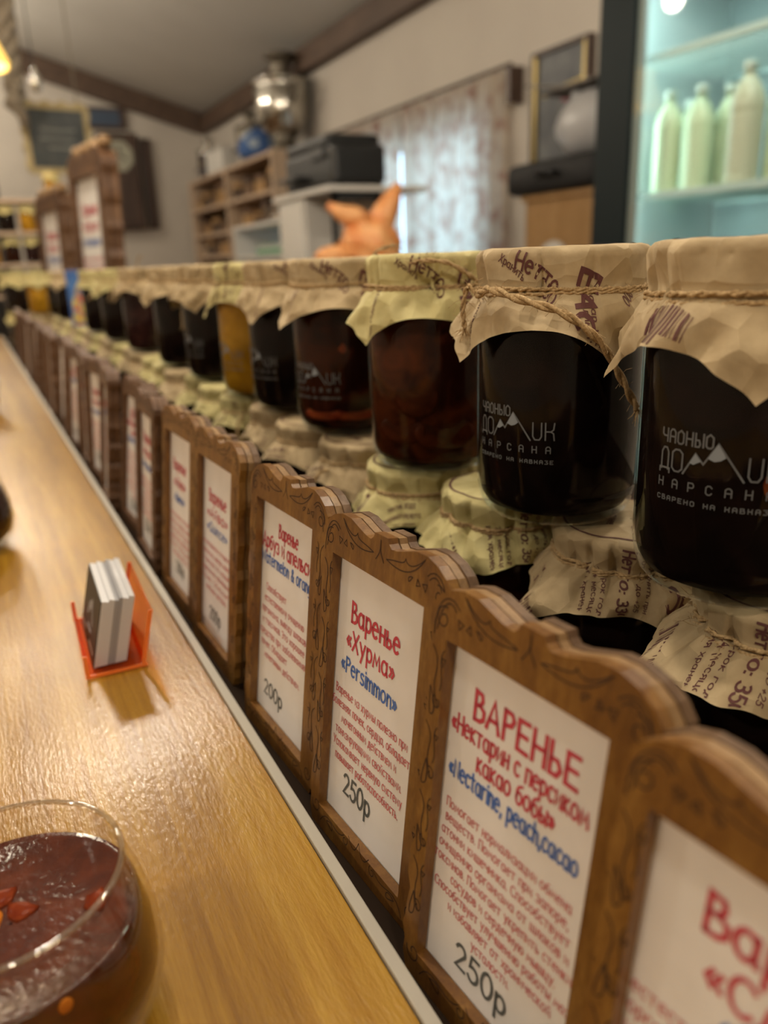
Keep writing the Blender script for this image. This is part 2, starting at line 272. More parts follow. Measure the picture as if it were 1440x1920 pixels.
# ------------------------------------------------------------------ stroke lettering
def arc(cx, cy, rx, ry, a0, a1, n=9):
    return [(cx + rx * math.cos(math.radians(a0 + (a1 - a0) * i / n)), cy + ry * math.sin(math.radians(a0 + (a1 - a0) * i / n))) for i in range(n + 1)]
O = arc(2, 2.5, 1.9, 2.5, 80, 440, 14)
BREVE = arc(2, 7.0, 0.9, 0.8, 190, 350, 5)
G = {
 'а': [arc(1.9, 2.4, 1.8, 2.4, 40, 330, 12), [(3.6, 4.7), (3.5, 1.2), (4.0, 0)]],
 'б': [arc(2, 2.1, 1.8, 2.1, 150, 510, 14), [(0.3, 2.4), (0.4, 4.6), (1.3, 6.0), (3.6, 6.8)]],
 'в': [[(0.4, 0), (0.4, 5), (2.2, 4.9), (2.7, 3.9), (2.2, 2.8), (0.5, 2.6)], [(2.0, 2.7), (3.2, 2.0), (3.1, 0.7), (2.0, 0.05), (0.4, 0)]],
 'г': [[(0.4, 0), (0.5, 4.9), (3.1, 4.9)]],
 'д': [[(0.8, 0.2), (1.5, 2.5), (1.7, 4.9), (3.5, 4.9), (3.6, 0.2)], [(0.0, -1.4), (0.1, 0.1), (4.4, 0.1), (4.5, -1.4)]],
 'е': [[(0.2, 2.7), (3.7, 2.9)] + arc(2, 2.5, 1.8, 2.5, 15, 310, 12)],
 'ж': [[(2.6, 5), (2.6, 0)], [(0.3, 5), (1.4, 2.8), (2.6, 2.6), (3.8, 2.8), (4.9, 5)], [(0.1, 0), (1.5, 2.6)], [(3.7, 2.6), (5.1, 0)]],
 'з': [arc(1.5, 3.8, 1.5, 1.2, 150, -90, 8) + arc(1.6, 1.3, 1.7, 1.3, 90, -150, 8)],
 'и': [[(0.4, 5), (0.4, 0.2), (3.4, 4.8), (3.5, 0)]],
 'й': [[(0.4, 5), (0.4, 0.2), (3.4, 4.8), (3.5, 0)], BREVE],
 'к': [[(0.4, 5), (0.4, 0)], [(3.1, 5), (0.5, 2.4), (3.5, 0)]],
 'л': [[(0, 0.1), (0.8, 0.6), (1.5, 4.9), (3.4, 4.9), (3.5, 0)]],
 'м': [[(0.2, 0), (0.9, 5), (2.5, 1.3), (4.1, 5), (4.8, 0)]],
 'н': [[(0.4, 5), (0.4, 0)], [(3.5, 5), (3.5, 0)], [(0.4, 2.6), (3.5, 2.6)]],
 'о': [O], 'п': [[(0.4, 0), (0.4, 4.9), (3.5, 4.9), (3.5, 0)]],
 'р': [[(0.4, 4.9), (0.4, -2.3)], arc(2, 2.6, 1.7, 2.3, 150, -150, 11)],
 'с': [arc(2, 2.5, 1.8, 2.5, 45, 315, 10)],
 'т': [[(0, 4.9), (3.9, 4.9)], [(1.95, 4.9), (1.95, 0)]],
 'у': [[(0.2, 5), (2.1, 1.0)], [(3.9, 5), (1.2, -2.2)]],
 'ф': [arc(2.6, 2.5, 2.4, 2.2, 90, 450, 14), [(2.6, 6.6), (2.6, -2.2)]],
 'х': [[(0.2, 5), (3.6, 0)], [(3.6, 5), (0.2, 0)]],
 'ц': [[(0.4, 5), (0.4, 0.1), (3.6, 0.1), (3.6, 5)], [(3.6, 0.1), (4.3, 0.1), (4.3, -1.4)]],
 'ч': [[(0.3, 5), (0.4, 2.9), (1.3, 2.3), (3.4, 2.6)], [(3.5, 5), (3.5, 0)]],
 'ш': [[(0.4, 5), (0.4, 0.1), (5.2, 0.1), (5.2, 5)], [(2.8, 5), (2.8, 0.1)]],
 'щ': [[(0.4, 5), (0.4, 0.1), (5.2, 0.1), (5.2, 5)], [(2.8, 5), (2.8, 0.1)], [(5.2, 0.1), (5.9, 0.1), (5.9, -1.4)]],
 'ъ': [[(0, 4.9), (1.1, 4.9), (1.1, 0.1), (3.0, 0.1), (3.8, 1.3), (3.0, 2.6), (1.1, 2.6)]],
 'ы': [[(0.4, 5), (0.4, 0.1), (2.2, 0.1), (3.0, 1.3), (2.2, 2.6), (0.4, 2.6)], [(4.4, 5), (4.4, 0)]],
 'ь': [[(0.4, 5), (0.4, 0.1), (2.3, 0.1), (3.2, 1.3), (2.3, 2.6), (0.4, 2.6)]],
 'э': [arc(1.6, 2.5, 1.8, 2.5, 140, -140, 10), [(1.0, 2.5), (3.4, 2.5)]],
 'ю': [[(0.4, 5), (0.4, 0)], [(0.4, 2.5), (1.6, 2.5)], arc(3.4, 2.5, 1.8, 2.4, 90, 450, 14)],
 'я': [[(3.4, 0), (3.4, 4.9), (1.4, 4.9), (0.5, 3.7), (1.4, 2.5), (3.4, 2.5)], [(1.9, 2.5), (0.2, 0)]],
 'В': [[(0.5, 0), (0.5, 7), (2.8, 6.6), (3.2, 5.2), (2.4, 3.9), (0.6, 3.6)], [(2.2, 3.9), (4.0, 2.9), (4.0, 1.0), (2.6, 0.1), (0.5, 0)]],
 'А': [[(0.1, 0), (2.5, 7), (4.7, 0)], [(0.9, 2.3), (3.9, 2.3)]],
 'Р': [[(0.5, 0), (0.5, 7)], [(0.5, 6.9), (3.0, 6.7), (3.9, 5.4), (3.1, 4.0), (0.6, 3.4)]],
 'Е': [[(4.0, 6.9), (0.5, 6.8), (0.5, 0.1), (4.1, 0)], [(0.5, 3.6), (3.6, 3.6)]],
 'Н': [[(0.5, 7), (0.5, 0)], [(4.5, 7), (4.5, 0)], [(0.5, 3.5), (4.5, 3.5)]],
 'Ь': [[(0.5, 7), (0.5, 0.1), (2.8, 0.1), (3.9, 1.7), (2.8, 3.4), (0.5, 3.4)]],
 'П': [[(0.5, 0), (0.5, 6.9), (4.4, 6.9), (4.4, 0)]],
 'Х': [[(0.2, 7), (4.4, 0)], [(4.4, 7), (0.2, 0)]],
 'С': [arc(2.6, 3.5, 2.4, 3.5, 45, 315, 11)],
 'У': [[(0.2, 7), (2.4, 2.8)], [(4.4, 7), (1.5, 0)]],
 'Э': [arc(2.0, 3.5, 2.4, 3.5, 140, -140, 11), [(1.2, 3.5), (4.3, 3.5)]],
 'О': [arc(2.7, 3.5, 2.5, 3.5, 90, 450, 16)],
 'Г': [[(0.5, 0), (0.5, 6.9), (3.8, 6.9)]], 'К': [[(0.5, 7), (0.5, 0)], [(4.0, 7), (0.6, 3.4), (4.4, 0)]],
 'Д': [[(0.9, 0.2), (2.0, 6.9), (4.2, 6.9), (4.3, 0.2)], [(0.0, -1.5), (0.1, 0.1), (5.1, 0.1), (5.2, -1.5)]],
 'З': [arc(1.8, 5.3, 1.8, 1.7, 150, -90, 8) + arc(1.9, 1.8, 2.1, 1.8, 90, -150, 8)],
 'Т': [[(0, 6.9), (4.6, 6.9)], [(2.3, 6.9), (2.3, 0)]],
 'P': [[(0.5, 0), (0.5, 7)], [(0.5, 6.9), (3.0, 6.7), (3.9, 5.4), (3.1, 4.0), (0.6, 3.4)]],
 'N': [[(0.5, 0), (0.5, 7), (4.4, 0.1), (4.4, 7)]], 'W': [[(0.1, 7), (1.7, 0.1), (3.4, 5.6), (5.2, 0.1), (6.7, 7)]],
 'r': [[(0.4, 5), (0.4, 0)], [(0.4, 3.3), (1.4, 4.7), (2.9, 4.8)]], 's': [arc(1.7, 3.7, 1.4, 1.2, 40, 240, 7) + arc(1.5, 1.2, 1.6, 1.2, 70, -140, 8)],
 'i': [[(0.4, 5), (0.4, 0)], [(0.4, 6.4), (0.4, 6.8)]], 'm': [[(0.3, 5), (0.3, 0)], [(0.3, 3.5), (1.3, 4.8), (2.5, 4.3), (2.6, 0)], [(2.6, 3.5), (3.6, 4.8), (4.8, 4.3), (5.0, 0)]],
 'n': [[(0.4, 5), (0.4, 0)], [(0.4, 3.3), (1.6, 4.8), (3.0, 4.4), (3.4, 0)]], 't': [[(1.5, 6.8), (1.5, 0.6), (2.4, 0)], [(0, 4.8), (3.2, 4.8)]],
 'h': [[(0.4, 7), (0.4, 0)], [(0.4, 3.3), (1.6, 4.6), (3.0, 4.2), (3.4, 0)]], 'l': [[(0.4, 7), (0.4, 0)]],
 'g': [arc(1.9, 2.6, 1.7, 2.3, 40, 330, 11), [(3.6, 4.8), (3.5, -0.8), (2.4, -2.2), (0.5, -1.8)]],
 '&': [[(4.2, 0), (0.9, 5.2), (1.3, 6.6), (2.5, 6.6), (2.9, 5.4), (0.4, 2.2), (0.5, 0.6), (1.8, 0), (3.2, 0.8), (4.2, 2.8)]],
 'u': [[(0.4, 5), (0.5, 1.2), (1.6, 0.1), (3.0, 0.9), (3.5, 5)], [(3.5, 5), (3.6, 0)]], 'w': [[(0.1, 5), (1.4, 0.1), (2.6, 4), (3.9, 0.1), (5.1, 5)]],
 '0': [arc(2.2, 3.5, 2.0, 3.5, 90, 450, 16)], '2': [arc(2, 5.1, 1.8, 1.8, 160, -20, 8) + [(0.3, 0.1), (4.1, 0.1)]],
 '3': [arc(1.8, 5.3, 1.7, 1.6, 140, -90, 8) + arc(1.8, 1.9, 2.0, 1.9, 90, -150, 9)],
 '4': [[(3.0, 0), (3.0, 7), (0.2, 2.2), (4.2, 2.2)]], '5': [[(3.8, 6.9), (1.0, 6.9), (0.6, 3.9)] + arc(1.9, 2.1, 2.0, 2.2, 120, -150, 10)],
 '8': [arc(2, 5.3, 1.5, 1.6, 270, -90, 10) + arc(2, 1.8, 1.9, 1.9, 90, 450, 12)],
 '«': [[(1.4, 4.2), (0.3, 2.6), (1.5, 1.0)], [(3.1, 4.2), (2.0, 2.6), (3.2, 1.0)]], '»': [[(0.3, 4.2), (1.5, 2.6), (0.4, 1.0)], [(2.0, 4.2), (3.2, 2.6), (2.1, 1.0)]],
 ',': [[(0.8, 0.5), (0.3, -1.2)]], '.': [[(0.4, 0.0), (0.4, 0.35)]], ':': [[(0.4, 0.3), (0.4, 0.6)], [(0.4, 3.6), (0.4, 3.9)]], '-': [[(0.3, 2.6), (2.3, 2.6)]],
 '+': [[(0.3, 2.6), (3.3, 2.6)], [(1.8, 1.0), (1.8, 4.2)]],
}
for a_, b_ in zip('aeopcyxM', 'аеорсух'): G[a_] = G[b_]
G['И'] = [[(0.5, 7), (0.5, 0.2), (4.4, 6.8), (4.4, 0)]]

def adv(ch):
    if ch == ' ': return 3.0
    return max(p[0] for s in G[ch] for p in s) + 1.25

def text_strokes(txt):
    x = 0; out = []
    for ch in txt:
        if ch != ' ':
            for s in G[ch]: out.append([(p[0] + x, p[1]) for p in s])
        x += adv(ch)
    return out, x - 1.25

def ribbon(strokes, hw):
    """flat pen strokes of half width hw as quads in the plane"""
    V = []; F = []
    for s in strokes:
        P = [np.array(p, float) for p in s]
        P = [p for i, p in enumerate(P) if i == 0 or np.linalg.norm(p - P[i - 1]) > 1e-7]
        if len(P) < 2: continue
        m = len(P); d = [(P[i + 1] - P[i]) / np.linalg.norm(P[i + 1] - P[i]) for i in range(m - 1)]
        b = len(V)
        for i in range(m):
            if i == 0: t = d[0]; q = P[0] - t * hw * 0.8; k = 1.0
            elif i == m - 1: t = d[-1]; q = P[-1] + t * hw * 0.8; k = 1.0
            else:
                t = d[i - 1] + d[i]; L = np.linalg.norm(t); q = P[i]
                if L < 0.3: t = d[i]; k = 1.0
                else: t = t / L; k = min(1.0 / max(0.35, float(t @ d[i])), 1.6)
            n = np.array((-t[1], t[0])) * hw * k
            V += [q + n, q - n]
        for i in range(m - 1): F.append((b + 2 * i, b + 2 * i + 1, b + 2 * i + 3, b + 2 * i + 2))
    return V, F

SUB = [0.0]
def resample(s, step):
    o = [s[0]]
    for a, b in zip(s[:-1], s[1:]):
        n = max(1, int(math.ceil(math.hypot(b[0] - a[0], b[1] - a[1]) / step)))
        o += [(a[0] + (b[0] - a[0]) * i / n, a[1] + (b[1] - a[1]) * i / n) for i in range(1, n + 1)]
    return o
def text_line(txt, x, y, width=None, cap=0.005, pen=0.5, align='c', ang=0.0):
    """strokes of one line as (V, F) at (x, y) with cap height cap; width stretches it"""
    st, wd = text_strokes(txt); k = cap / 7.0; kx = k if width is None else width / wd
    off = {'c': -wd * kx / 2, 'l': 0.0, 'r': -wd * kx}[align]
    ca, sa = math.cos(ang), math.sin(ang)
    if SUB[0]: st = [resample(s, SUB[0] / k) for s in st]
    S = []
    for s in st:
        q = []
        for p in s:
            u, v = p[0] * kx + off, p[1] * k
            q.append((x + u * ca - v * sa, y + u * sa + v * ca))
        S.append(q)
    return ribbon(S, pen * k)

def join(parts):
    V = []; F = []
    for (v, f) in parts:
        b = len(V); V += list(v); F += [tuple(i + b for i in q) for q in f]
    return V, F

# ================================================================== THE ROOM
XW, YW, ZF = 2.57, 9.0, -0.95          # right wall, far wall, floor
XL, YB = -3.2, -2.4
def ceil_z(x): return 1.76 + 0.285 * (XW - x) if x > -0.6 else 1.76 + 0.285 * (XW + 0.6) - 0.285 * (-0.6 - x)
WY0, WY1, WZ0, WZ1 = 3.66, 5.35, -0.05, 0.95    # window opening

def struct(o): o['kind'] = 'structure'; return o
struct(MB().box((XL - .1, YB - .1, ZF - .1), (XW + .4, YW + .1, ZF)).build('floor', M_FLOOR))
wr = MB()
wr.box((XW, YB, ZF), (XW + .15, WY0, 1.9)); wr.box((XW, WY1, ZF), (XW + .15, YW, 1.9))
wr.box((XW, WY0, ZF), (XW + .15, WY1, WZ0)); wr.box((XW, WY0, WZ1), (XW + .15, WY1, 1.9))
struct(wr.build('wall_right', M_WALL))
far = MB(); far.prism([(XL, ZF), (XW, ZF), (XW, ceil_z(XW) + .02), (-0.6, ceil_z(-0.6) + .02), (XL, ceil_z(XL) + .02)], YW, YW + .12, lambda u, v, d: (u, d, v))
struct(far.build('wall_far', M_WALL))
bk = MB(); bk.prism([(XL, ZF), (XW, ZF), (XW, ceil_z(XW) + .02), (-0.6, ceil_z(-0.6) + .02), (XL, ceil_z(XL) + .02)], YB - .12, YB, lambda u, v, d: (u, d, v))
struct(bk.build('wall_back', M_WALL))
struct(MB().box((XL - .12, YB, ZF), (XL, YW, ceil_z(XL) + .05)).build('wall_left', M_WALL))
cl = MB()
for (xa, xb) in ((XL - .1, -0.6), (-0.6, XW + .15)):
    za, zb = ceil_z(xa), ceil_z(xb)
    cl.prism([(xa, za), (xb, zb), (xb, zb + .1), (xa, za + .1)], YB - .1, YW + .1, lambda u, v, d: (u, d, v))
struct(cl.build('ceiling', M_CEIL))
struct(MB().box((XW - .09, YB, 1.585), (XW - .002, YW, 1.75), 0.008).build('trim_1', M_BEAM))
b2 = MB(); b2.prism([(-0.6, ceil_z(-0.6) - .20), (XW - .09, ceil_z(XW - .09) - .20), (XW - .09, ceil_z(XW - .09) - .003), (-0.6, ceil_z(-0.6) - .003)], YW - .12, YW - .002, lambda u, v, d: (u, d, v))
struct(b2.build('trim_2', M_BEAM))
# window frame and pane
wn = empty('window_1'); wn['kind'] = 'structure'; wn.location = (XW + .07, (WY0 + WY1) / 2, WZ0)
wf = MB()
yy = (WY1 - WY0) / 2
for (a, b) in (((-.03, -yy, 0), (.03, -yy + .06, 1.0)), ((-.03, yy - .06, 0), (.03, yy, 1.0)), ((-.03, -yy, 0), (.03, yy, .06)), ((-.03, -yy, .94), (.03, yy, 1.0)), ((-.025, -.04, 0), (.025, .04, 1.0))):
    wf.box(a, b)
wf.build('window_frame', M_WHITE, wn)
for s in (-1, 1):
    MB().box((-.004, min(s * .04, s * (yy - .06)), .06), (.004, max(s * .04, s * (yy - .06)), .94)).build('pane', M_GLASS, wn)

# ------------------------------------------------------------------ lamps of the room and added fill bulbs
M_BULB = emitter('lit_bulb', (1.0, 0.875, 0.70), BULB)
M_BULBH = emitter('lit_bulb_strong', (1.0, 0.875, 0.70), BULB * 1.3)
M_SHADE = bpy.data.materials.new('glowing_shade'); M_SHADE.use_nodes = True
_n = M_SHADE.node_tree.nodes; _b = _n['Principled BSDF']; _b.inputs['Base Color'].default_value = (0.75, 0.50, 0.13, 1)
_b.inputs['Emission Color'].default_value = (1.0, 0.62, 0.14, 1); _b.inputs['Emission Strength'].default_value = 1.1
def globe_lamp(x, y, z, r, label, group):
    t = empty('pendant_lamp', (x, y, z), label, 'lamp', group)
    prof = [(r * math.sin(PI * i / 14), -r * math.cos(PI * i / 14)) for i in range(15)]
    prof[0] = (0.0005, -r); prof[-1] = (0.0005, r)
    MB().lathe(prof, 20).build('bulb', M_BULB, t, True)
    MB().lathe([(0.0005, r * .95), (.022, r * .95), (.022, r + .05), (.006, r + .06), (.0005, r + .06)], 16).build('socket', M_BLACK, t, True)
    MB().tube([(0, 0, r + .05), (0, 0, ceil_z(x) - z)], .004, 6).build('cord', M_BLACK, t)
    return t
for (x, y, z) in ((0.20, 2.25, 1.22), (0.05, 0.75, 1.35), (-0.05, -1.0, 1.35)):
    globe_lamp(x, y, z, .065, 'round glowing pendant bulb hanging over the counter', 'pendant bulbs over the counter')
for (x, y, z) in ((-1.5, 0.2, 1.35), (-1.5, 2.4, 1.35)):
    globe_lamp(x, y, z, .065, 'added unseen pendant bulb on the customer side, lighting the sign faces', 'added fill bulbs on the customer side')  # added out of view to throw light on the sign faces
globe_lamp(0.0, 3.80, 1.60, .05, 'small glowing pendant bulb hanging high beside the yellow shade', None)
globe_lamp(0.0, 5.95, 1.77, .09, 'glowing pendant bulb hanging near the far blackboard', None)
globe_lamp(-0.45, 7.6, 1.95, .10, 'large added pendant bulb, unseen, brightening the far wall', None)  # added fill bulb out of view, brightens the far wall
globe_lamp(1.35, 0.70, 1.72, .09, 'added unseen pendant bulb brightening the right wall and shelves behind the jars', None)  # added fill bulb above the view, lights right wall, shelves and jar backs
sl = empty('shaded_lamp', (0.12, 4.0, 1.06), 'pendant lamp with a glowing yellow drum shade', 'lamp')
MB().lathe([(.20, 0), (.205, .02), (.17, .10), (.15, .20), (.147, .20), (.167, .10), (.198, .02), (.197, 0)], 32, close=True).build('lamp_shade', M_SHADE, sl, True)
MB().lathe([(0.0005, .05)] + [(.045 * math.sin(PI * i / 10), .095 - .045 * math.cos(PI * i / 10)) for i in range(1, 10)] + [(0.0005, .14)], 16).build('bulb', M_BULB, sl, True)
MB().tube([(0, 0, .14), (0, 0, ceil_z(.12) - 1.06)], .005, 6).build('cord', M_BLACK, sl)

# ------------------------------------------------------------------ counter
ctr = empty('counter', (0, 0, 0), 'long golden varnished wooden counter with a pale edge strip', 'counter')
YC0, YC1 = -0.7, 3.5
pw = 0.118
x1 = 0.0872
for k in range(7):
    x0 = x1 - pw + 0.0004
    MB().box((x0, YC0, -.028), (x1, YC1, 0), 0.0005).build('plank', CW, ctr)
    x1 -= pw
MB().box((0.0875, YC0, -.0275), (0.0926, YC1, 0.0018), 0.0006).build('edge_strip', M_STRIP, ctr)
MB().box((x1 + .03, YC0 + .02, ZF), (x1 + .06, YC1 - .02, -.0285)).build('front_panel', M_MIDWOOD, ctr)
dk = MB().box((0.0929, YC0, -.034), (0.62, YC1, -.0122), 0.001).build('display_shelf', M_DECK)
tag(dk, 'dark low display shelf behind the counter edge strip', 'shelf')
DZ = -.012
MB().box((0.56, YC0 + .02, ZF), (0.60, YC1 - .02, -.0345)).build('back_panel', M_DECK, ctr)

# ------------------------------------------------------------------ carved price signs
W = 0.0900
def outline(inset=0.0, wav=0.0008):
    half = [(0.000, .134), (.0006, .1385), (.004, .1425), (.009, .1455), (.015, .1472), (.022, .1470), (.028, .1452), (.034, .1434), (.0378, .1430), (.0396, .1444), (.0405, .1464)]
    top = half + [(W - u, z) for (u, z) in reversed(half)]
    side = []
    for i in range(24):
        z = .006 + .126 * i / 24
        side.append((wav * (math.sin(z * 260) + .6 * math.sin(z * 610 + 1)) * (0.5 if i in (0, 23) else 1) + .0012, z))
    bot = [(0.004, 0), (W - .004, 0)]
    pts = side + top + [(W - u, z) for (u, z) in reversed(side)] + list(reversed(bot))
    if inset:
        cu, cz = W / 2, .07
        pts = [(u + (inset if u < cu else -inset) * min(1, abs(u - cu) / .03), z - (inset if z > .12 else 0)) for (u, z) in pts]
    return pts
OU0, OU1, OZ0, OZ1 = .0090, .0750, .0105, .1290     # opening
def fr(u, v, d): return (u, d, v)

def make_front():
    po = outline(); n = len(po); V = []; F = []
    inn = []
    for (u, z) in po:
        a = min(max(u, OU0), OU1); b = min(max(z, OZ0), OZ1)
        if OU0 < a < OU1 and OZ0 < b < OZ1: b = OZ1
        inn.append((a, b))
    # add exact corners by snapping nearest
    for c in ((OU0, OZ0), (OU1, OZ0), (OU0, OZ1), (OU1, OZ1)):
        k = min(range(n), key=lambda i: (inn[i][0] - c[0]) ** 2 + (inn[i][1] - c[1]) ** 2); inn[k] = c
    for d in (0.0, .0042):
        V += [fr(u, z, d) for (u, z) in po]; V += [fr(u, z, d) for (u, z) in inn]
    for i in range(n):
        j = (i + 1) % n
        F.append((i, j, n + j, n + i)); F.append((2 * n + i, 3 * n + i, 3 * n + j, 2 * n + j))
        F.append((i, 2 * n + i, 2 * n + j, j)); F.append((n + i, n + j, 3 * n + j, 3 * n + i))
    me = mesh_of('front_frame', V, F)
    bm = bmesh.new(); bm.from_mesh(me); bmesh.ops.remove_doubles(bm, verts=bm.verts, dist=1e-6)
    bmesh.ops.dissolve_degenerate(bm, edges=bm.edges, dist=1e-6); bmesh.ops.recalc_face_normals(bm, faces=bm.faces); bm.to_mesh(me); bm.free()
    return me
def slab(name, inset, d0, d1):
    m = MB(); m.prism(outline(inset), d0, d1, fr); me = mesh_of(name, m.v, m.f)
    bm = bmesh.new(); bm.from_mesh(me); bmesh.ops.recalc_face_normals(bm, faces=bm.faces); bm.to_mesh(me); bm.free(); return me
ME_FRONT = make_front()
ME_MID = slab('backing_board', .0004, .0050, .0085)
ME_REAR = slab('rear_board', 0.0, .0086, .0125)
ME_SHEET = mesh_of('price_sheet', [fr(OU0 - .003, OZ0 - .003, .0046), fr(OU1 + .003, OZ0 - .003, .0046), fr(OU1 + .003, OZ1 + .003, .0046), fr(OU0 - .003, OZ1 + .003, .0046)], [(0, 1, 2, 3)])

def spiral(cx, cz, r, a0, turns, sg=1, n=14):
    return [(cx + r * (1 - .75 * i / n) * math.cos(a0 + sg * turns * 2 * PI * i / n), cz + r * (1 - .75 * i / n) * math.sin(a0 + sg * turns * 2 * PI * i / n)) for i in range(n + 1)]
def bez(p0, p1, p2, p3, n=10):
    o = []
    for i in range(n + 1):
        t = i / n; a = (1 - t) ** 3; b = 3 * t * (1 - t) ** 2; c = 3 * t * t * (1 - t); d = t ** 3
        o.append((a * p0[0] + b * p1[0] + c * p2[0] + d * p3[0], a * p0[1] + b * p1[1] + c * p2[1] + d * p3[1]))
    return o
def drop(cx, cz, h, wd, ang):
    c, s = math.cos(ang), math.sin(ang)
    pts = bez((0, h), (wd, 0), (wd, -h), (0, -h)) + bez((0, -h), (-wd * .4, -h), (-wd * .2, 0), (0, h))
    return [(cx + x * c - z * s, cz + x * s + z * c) for (x, z) in pts]
def tri(cx, cz, r, a):
    return [(cx + r * math.cos(a + k * 2 * PI / 3), cz + r * math.sin(a + k * 2 * PI / 3)) for k in (0, 1, 2, 0)]
eng = []
half = []
half += [spiral(.0075, .1345, .0042, 1.2, 1.2), bez((.003, .128), (.002, .140), (.010, .145), (.0155, .1395)), bez((.0045, .130), (.006, .1395), (.010, .1425), (.0140, .1385))]
half += [bez((.018, .1445), (.024, .137), (.032, .1345), (.044, .1375)), bez((.044, .1375), (.036, .1395), (.031, .1385), (.0305, .1415)), bez((.0305, .1415), (.029, .1385), (.024, .1395), (.018, .1445)), bez((.046, .1355), (.049, .139), (.049, .139), (.049, .1435))]
half += [tri(.0165, .1352, .0018, .3), tri(.0212, .1350, .0016, 1.3), drop(.0262, .1352, .0016, .0014, .9)]
for (z0, sg) in ((.112, 1), (.086, -1), (.060, 1), (.034, -1)):
    half += [bez((.003, z0 + .012), (.011, z0 + .006), (.001, z0 + .002), (.0085, z0 - .007)), spiral(.0078, z0 - .0055, .0026, 2.2, 1.05, sg), drop(.0042, z0 - .006, .0048, .0028, .15 * sg),
             bez((.0095, z0 + .012), (.006, z0 + .008), (.011, z0 + .004), (.0088, z0 - .001)), tri(.0095, z0 + .0085, .0012, .5)]
half += [spiral(.008, .0095, .0042, 3.0, 1.1), bez((.013, .004), (.020, .015), (.028, .003), (.036, .010)), spiral(.037, .0082, .0026, .8, 1.0, -1), drop(.022, .0062, .0030, .0026, 1.3), bez((.040, .012), (.046, .004), (.048, .012), (.049, .014))]
half = [[(u * .918, z + (.001 if z > .12 else 0)) for (u, z) in s] for s in half]
eng = half + [[(W - u, z) for (u, z) in s] for s in half]
v_, f_ = ribbon(eng, .00022)
ME_ENG = mesh_of('carved_ornament', [fr(p[0], p[1], -.00012) for p in v_], f_)

BODY = {
 'nectarine': ['Помогает нормализации обмена', 'веществ. Помогает при запоре,', 'атонии кишечника. Способствует', 'очищению организма от шлаков и', 'токсинов. Помогает укрепить стенки', 'сосудов и сердечную мышцу.', 'Способствует улучшению работы мозга', 'и избавляет от хронической', 'усталости.'],
 'persimmon': ['Варенье из хурмы полезно при', 'болезнях почек, сердца, обладает', 'мочегонным действием и', 'тонизирующими свойствами.', 'Успокаивает нервную систему', 'повышает работоспособность.'],
 'melon': ['Способствует', 'естественному очищению', 'организма, выводу шлаков', 'и токсинов. Это хорошее', 'средство при заболеваниях', 'почек. Обладает', 'мочегонным действием.'],
}
def ztop(z): return z - DZ
def sign_text(sg, name, matl, parts):
    V, F = join(parts)
    me = mesh_of(name, [fr(p[0], p[1], .0044) for p in V], F)
    return link_mesh(name, me, matl, sg)
SHEETS = {}
def text_set(kind):
    """heading, latin heading, body, price for a kind of sign, heights above the shelf"""
    # heights are measured up the sign board, widths across it
    if kind == 'nectarine':
        h = [text_line('ВАРЕНЬЕ', .0420, .1065, .0435, .0096, .55), text_line('«Нектарин с персиком', .0398, .0982, .0585, .0064, .5), text_line('какао бобы»', .0410, .0900, .0335, .0064, .5)]
        l = [text_line('«Nectarine, peach,cacao', .0396, .0822, .0565, .0062, .5)]; b = []
        wd = [.0560, .0555, .0580, .0590, .0630, .0480, .0660, .0480, .0180]
        for i, t in enumerate(BODY[kind]): b.append(text_line(t, .0400 + (.002 if i in (5, 7) else 0) + (.003 if i == 6 else 0), .0705 - .00525 * i, wd[i], .0034, .42))
        p = [text_line('250р', .0365, .0172, .0245, .0088, .5)]
    elif kind == 'persimmon':
        h = [text_line('Варенье', .0379, .1020, .0360, .0086, .55), text_line('«Хурма»', .0356, .0900, .0365, .0080, .5)]
        l = [text_line('«Persimmon»', .0356, .0785, .0430, .0068, .5)]
        wd = [.0555, .0600, .0430, .0520, .0545, .0500]; b = []
        for i, t in enumerate(BODY[kind]): b.append(text_line(t, .0388, .0670 - .0062 * i, wd[i], .0038, .42))
        p = [text_line('250р', .0332, .0235, .0215, .0092, .5)]
    elif kind == 'melon':
        h = [text_line('Варенье', .0403, .1115, .0228, .0070, .5), text_line('«Арбуз и апельсин»', .0400, .1025, .0690, .0076, .5)]
        l = [text_line('«Watermelon & orange»', .0400, .0940, .0690, .0062, .5)]
        wd = [.0250, .0480, .0540, .0520, .0570, .0330, .0440]; b = []
        for i, t in enumerate(BODY[kind]): b.append(text_line(t, .0385 - (.010 if i in (0, 5) else 0), .0795 - .0064 * i, wd[i], .0038, .40))
        p = [text_line('200р', .0295, .0205, .0230, .0080, .5)]
    else:
        if kind == 'plum':
            h = [text_line('Варенье', .0450, .1080, .0440, .0092, .55), text_line('«Слива»', .0455, .0955, .0400, .0084, .52)]
            l = [text_line('«Plum»', .0440, .0875, .0260, .0064, .5)]
        elif kind == 'quince':
            h = [text_line('Варенье', .0370, .1000, .0340, .0078, .55), text_line('«Айва»', .0370, .0895, .0400, .0065, .5)]
            l = [text_line('«Quince»', .0370, .0800, .0400, .0060, .5)]
        else:
            h = [text_line('Варенье', .0340, .1000, .0330, .0080, .55), text_line('«Айва»', .0340, .0875, .0300, .0075, .5)]
            l = [text_line('«Quince»', .0340, .0760, .0260, .0065, .5)]
        b = [text_line(t, .0370, (.0805 if kind == 'plum' else .0690) - .0060 * i - (.006 if kind == 'quincesmall' else 0), .055 if i != 5 else .042, .0037, .40) for i, t in enumerate(BODY['melon'][1:])]
        p = [text_line('200р', .0360, .0205, .0220, .0085, .5)]
    return h, l, b, p
G['Q'] = [G['О'][0], [(3.2, 1.6), (5.2, -0.6)]]

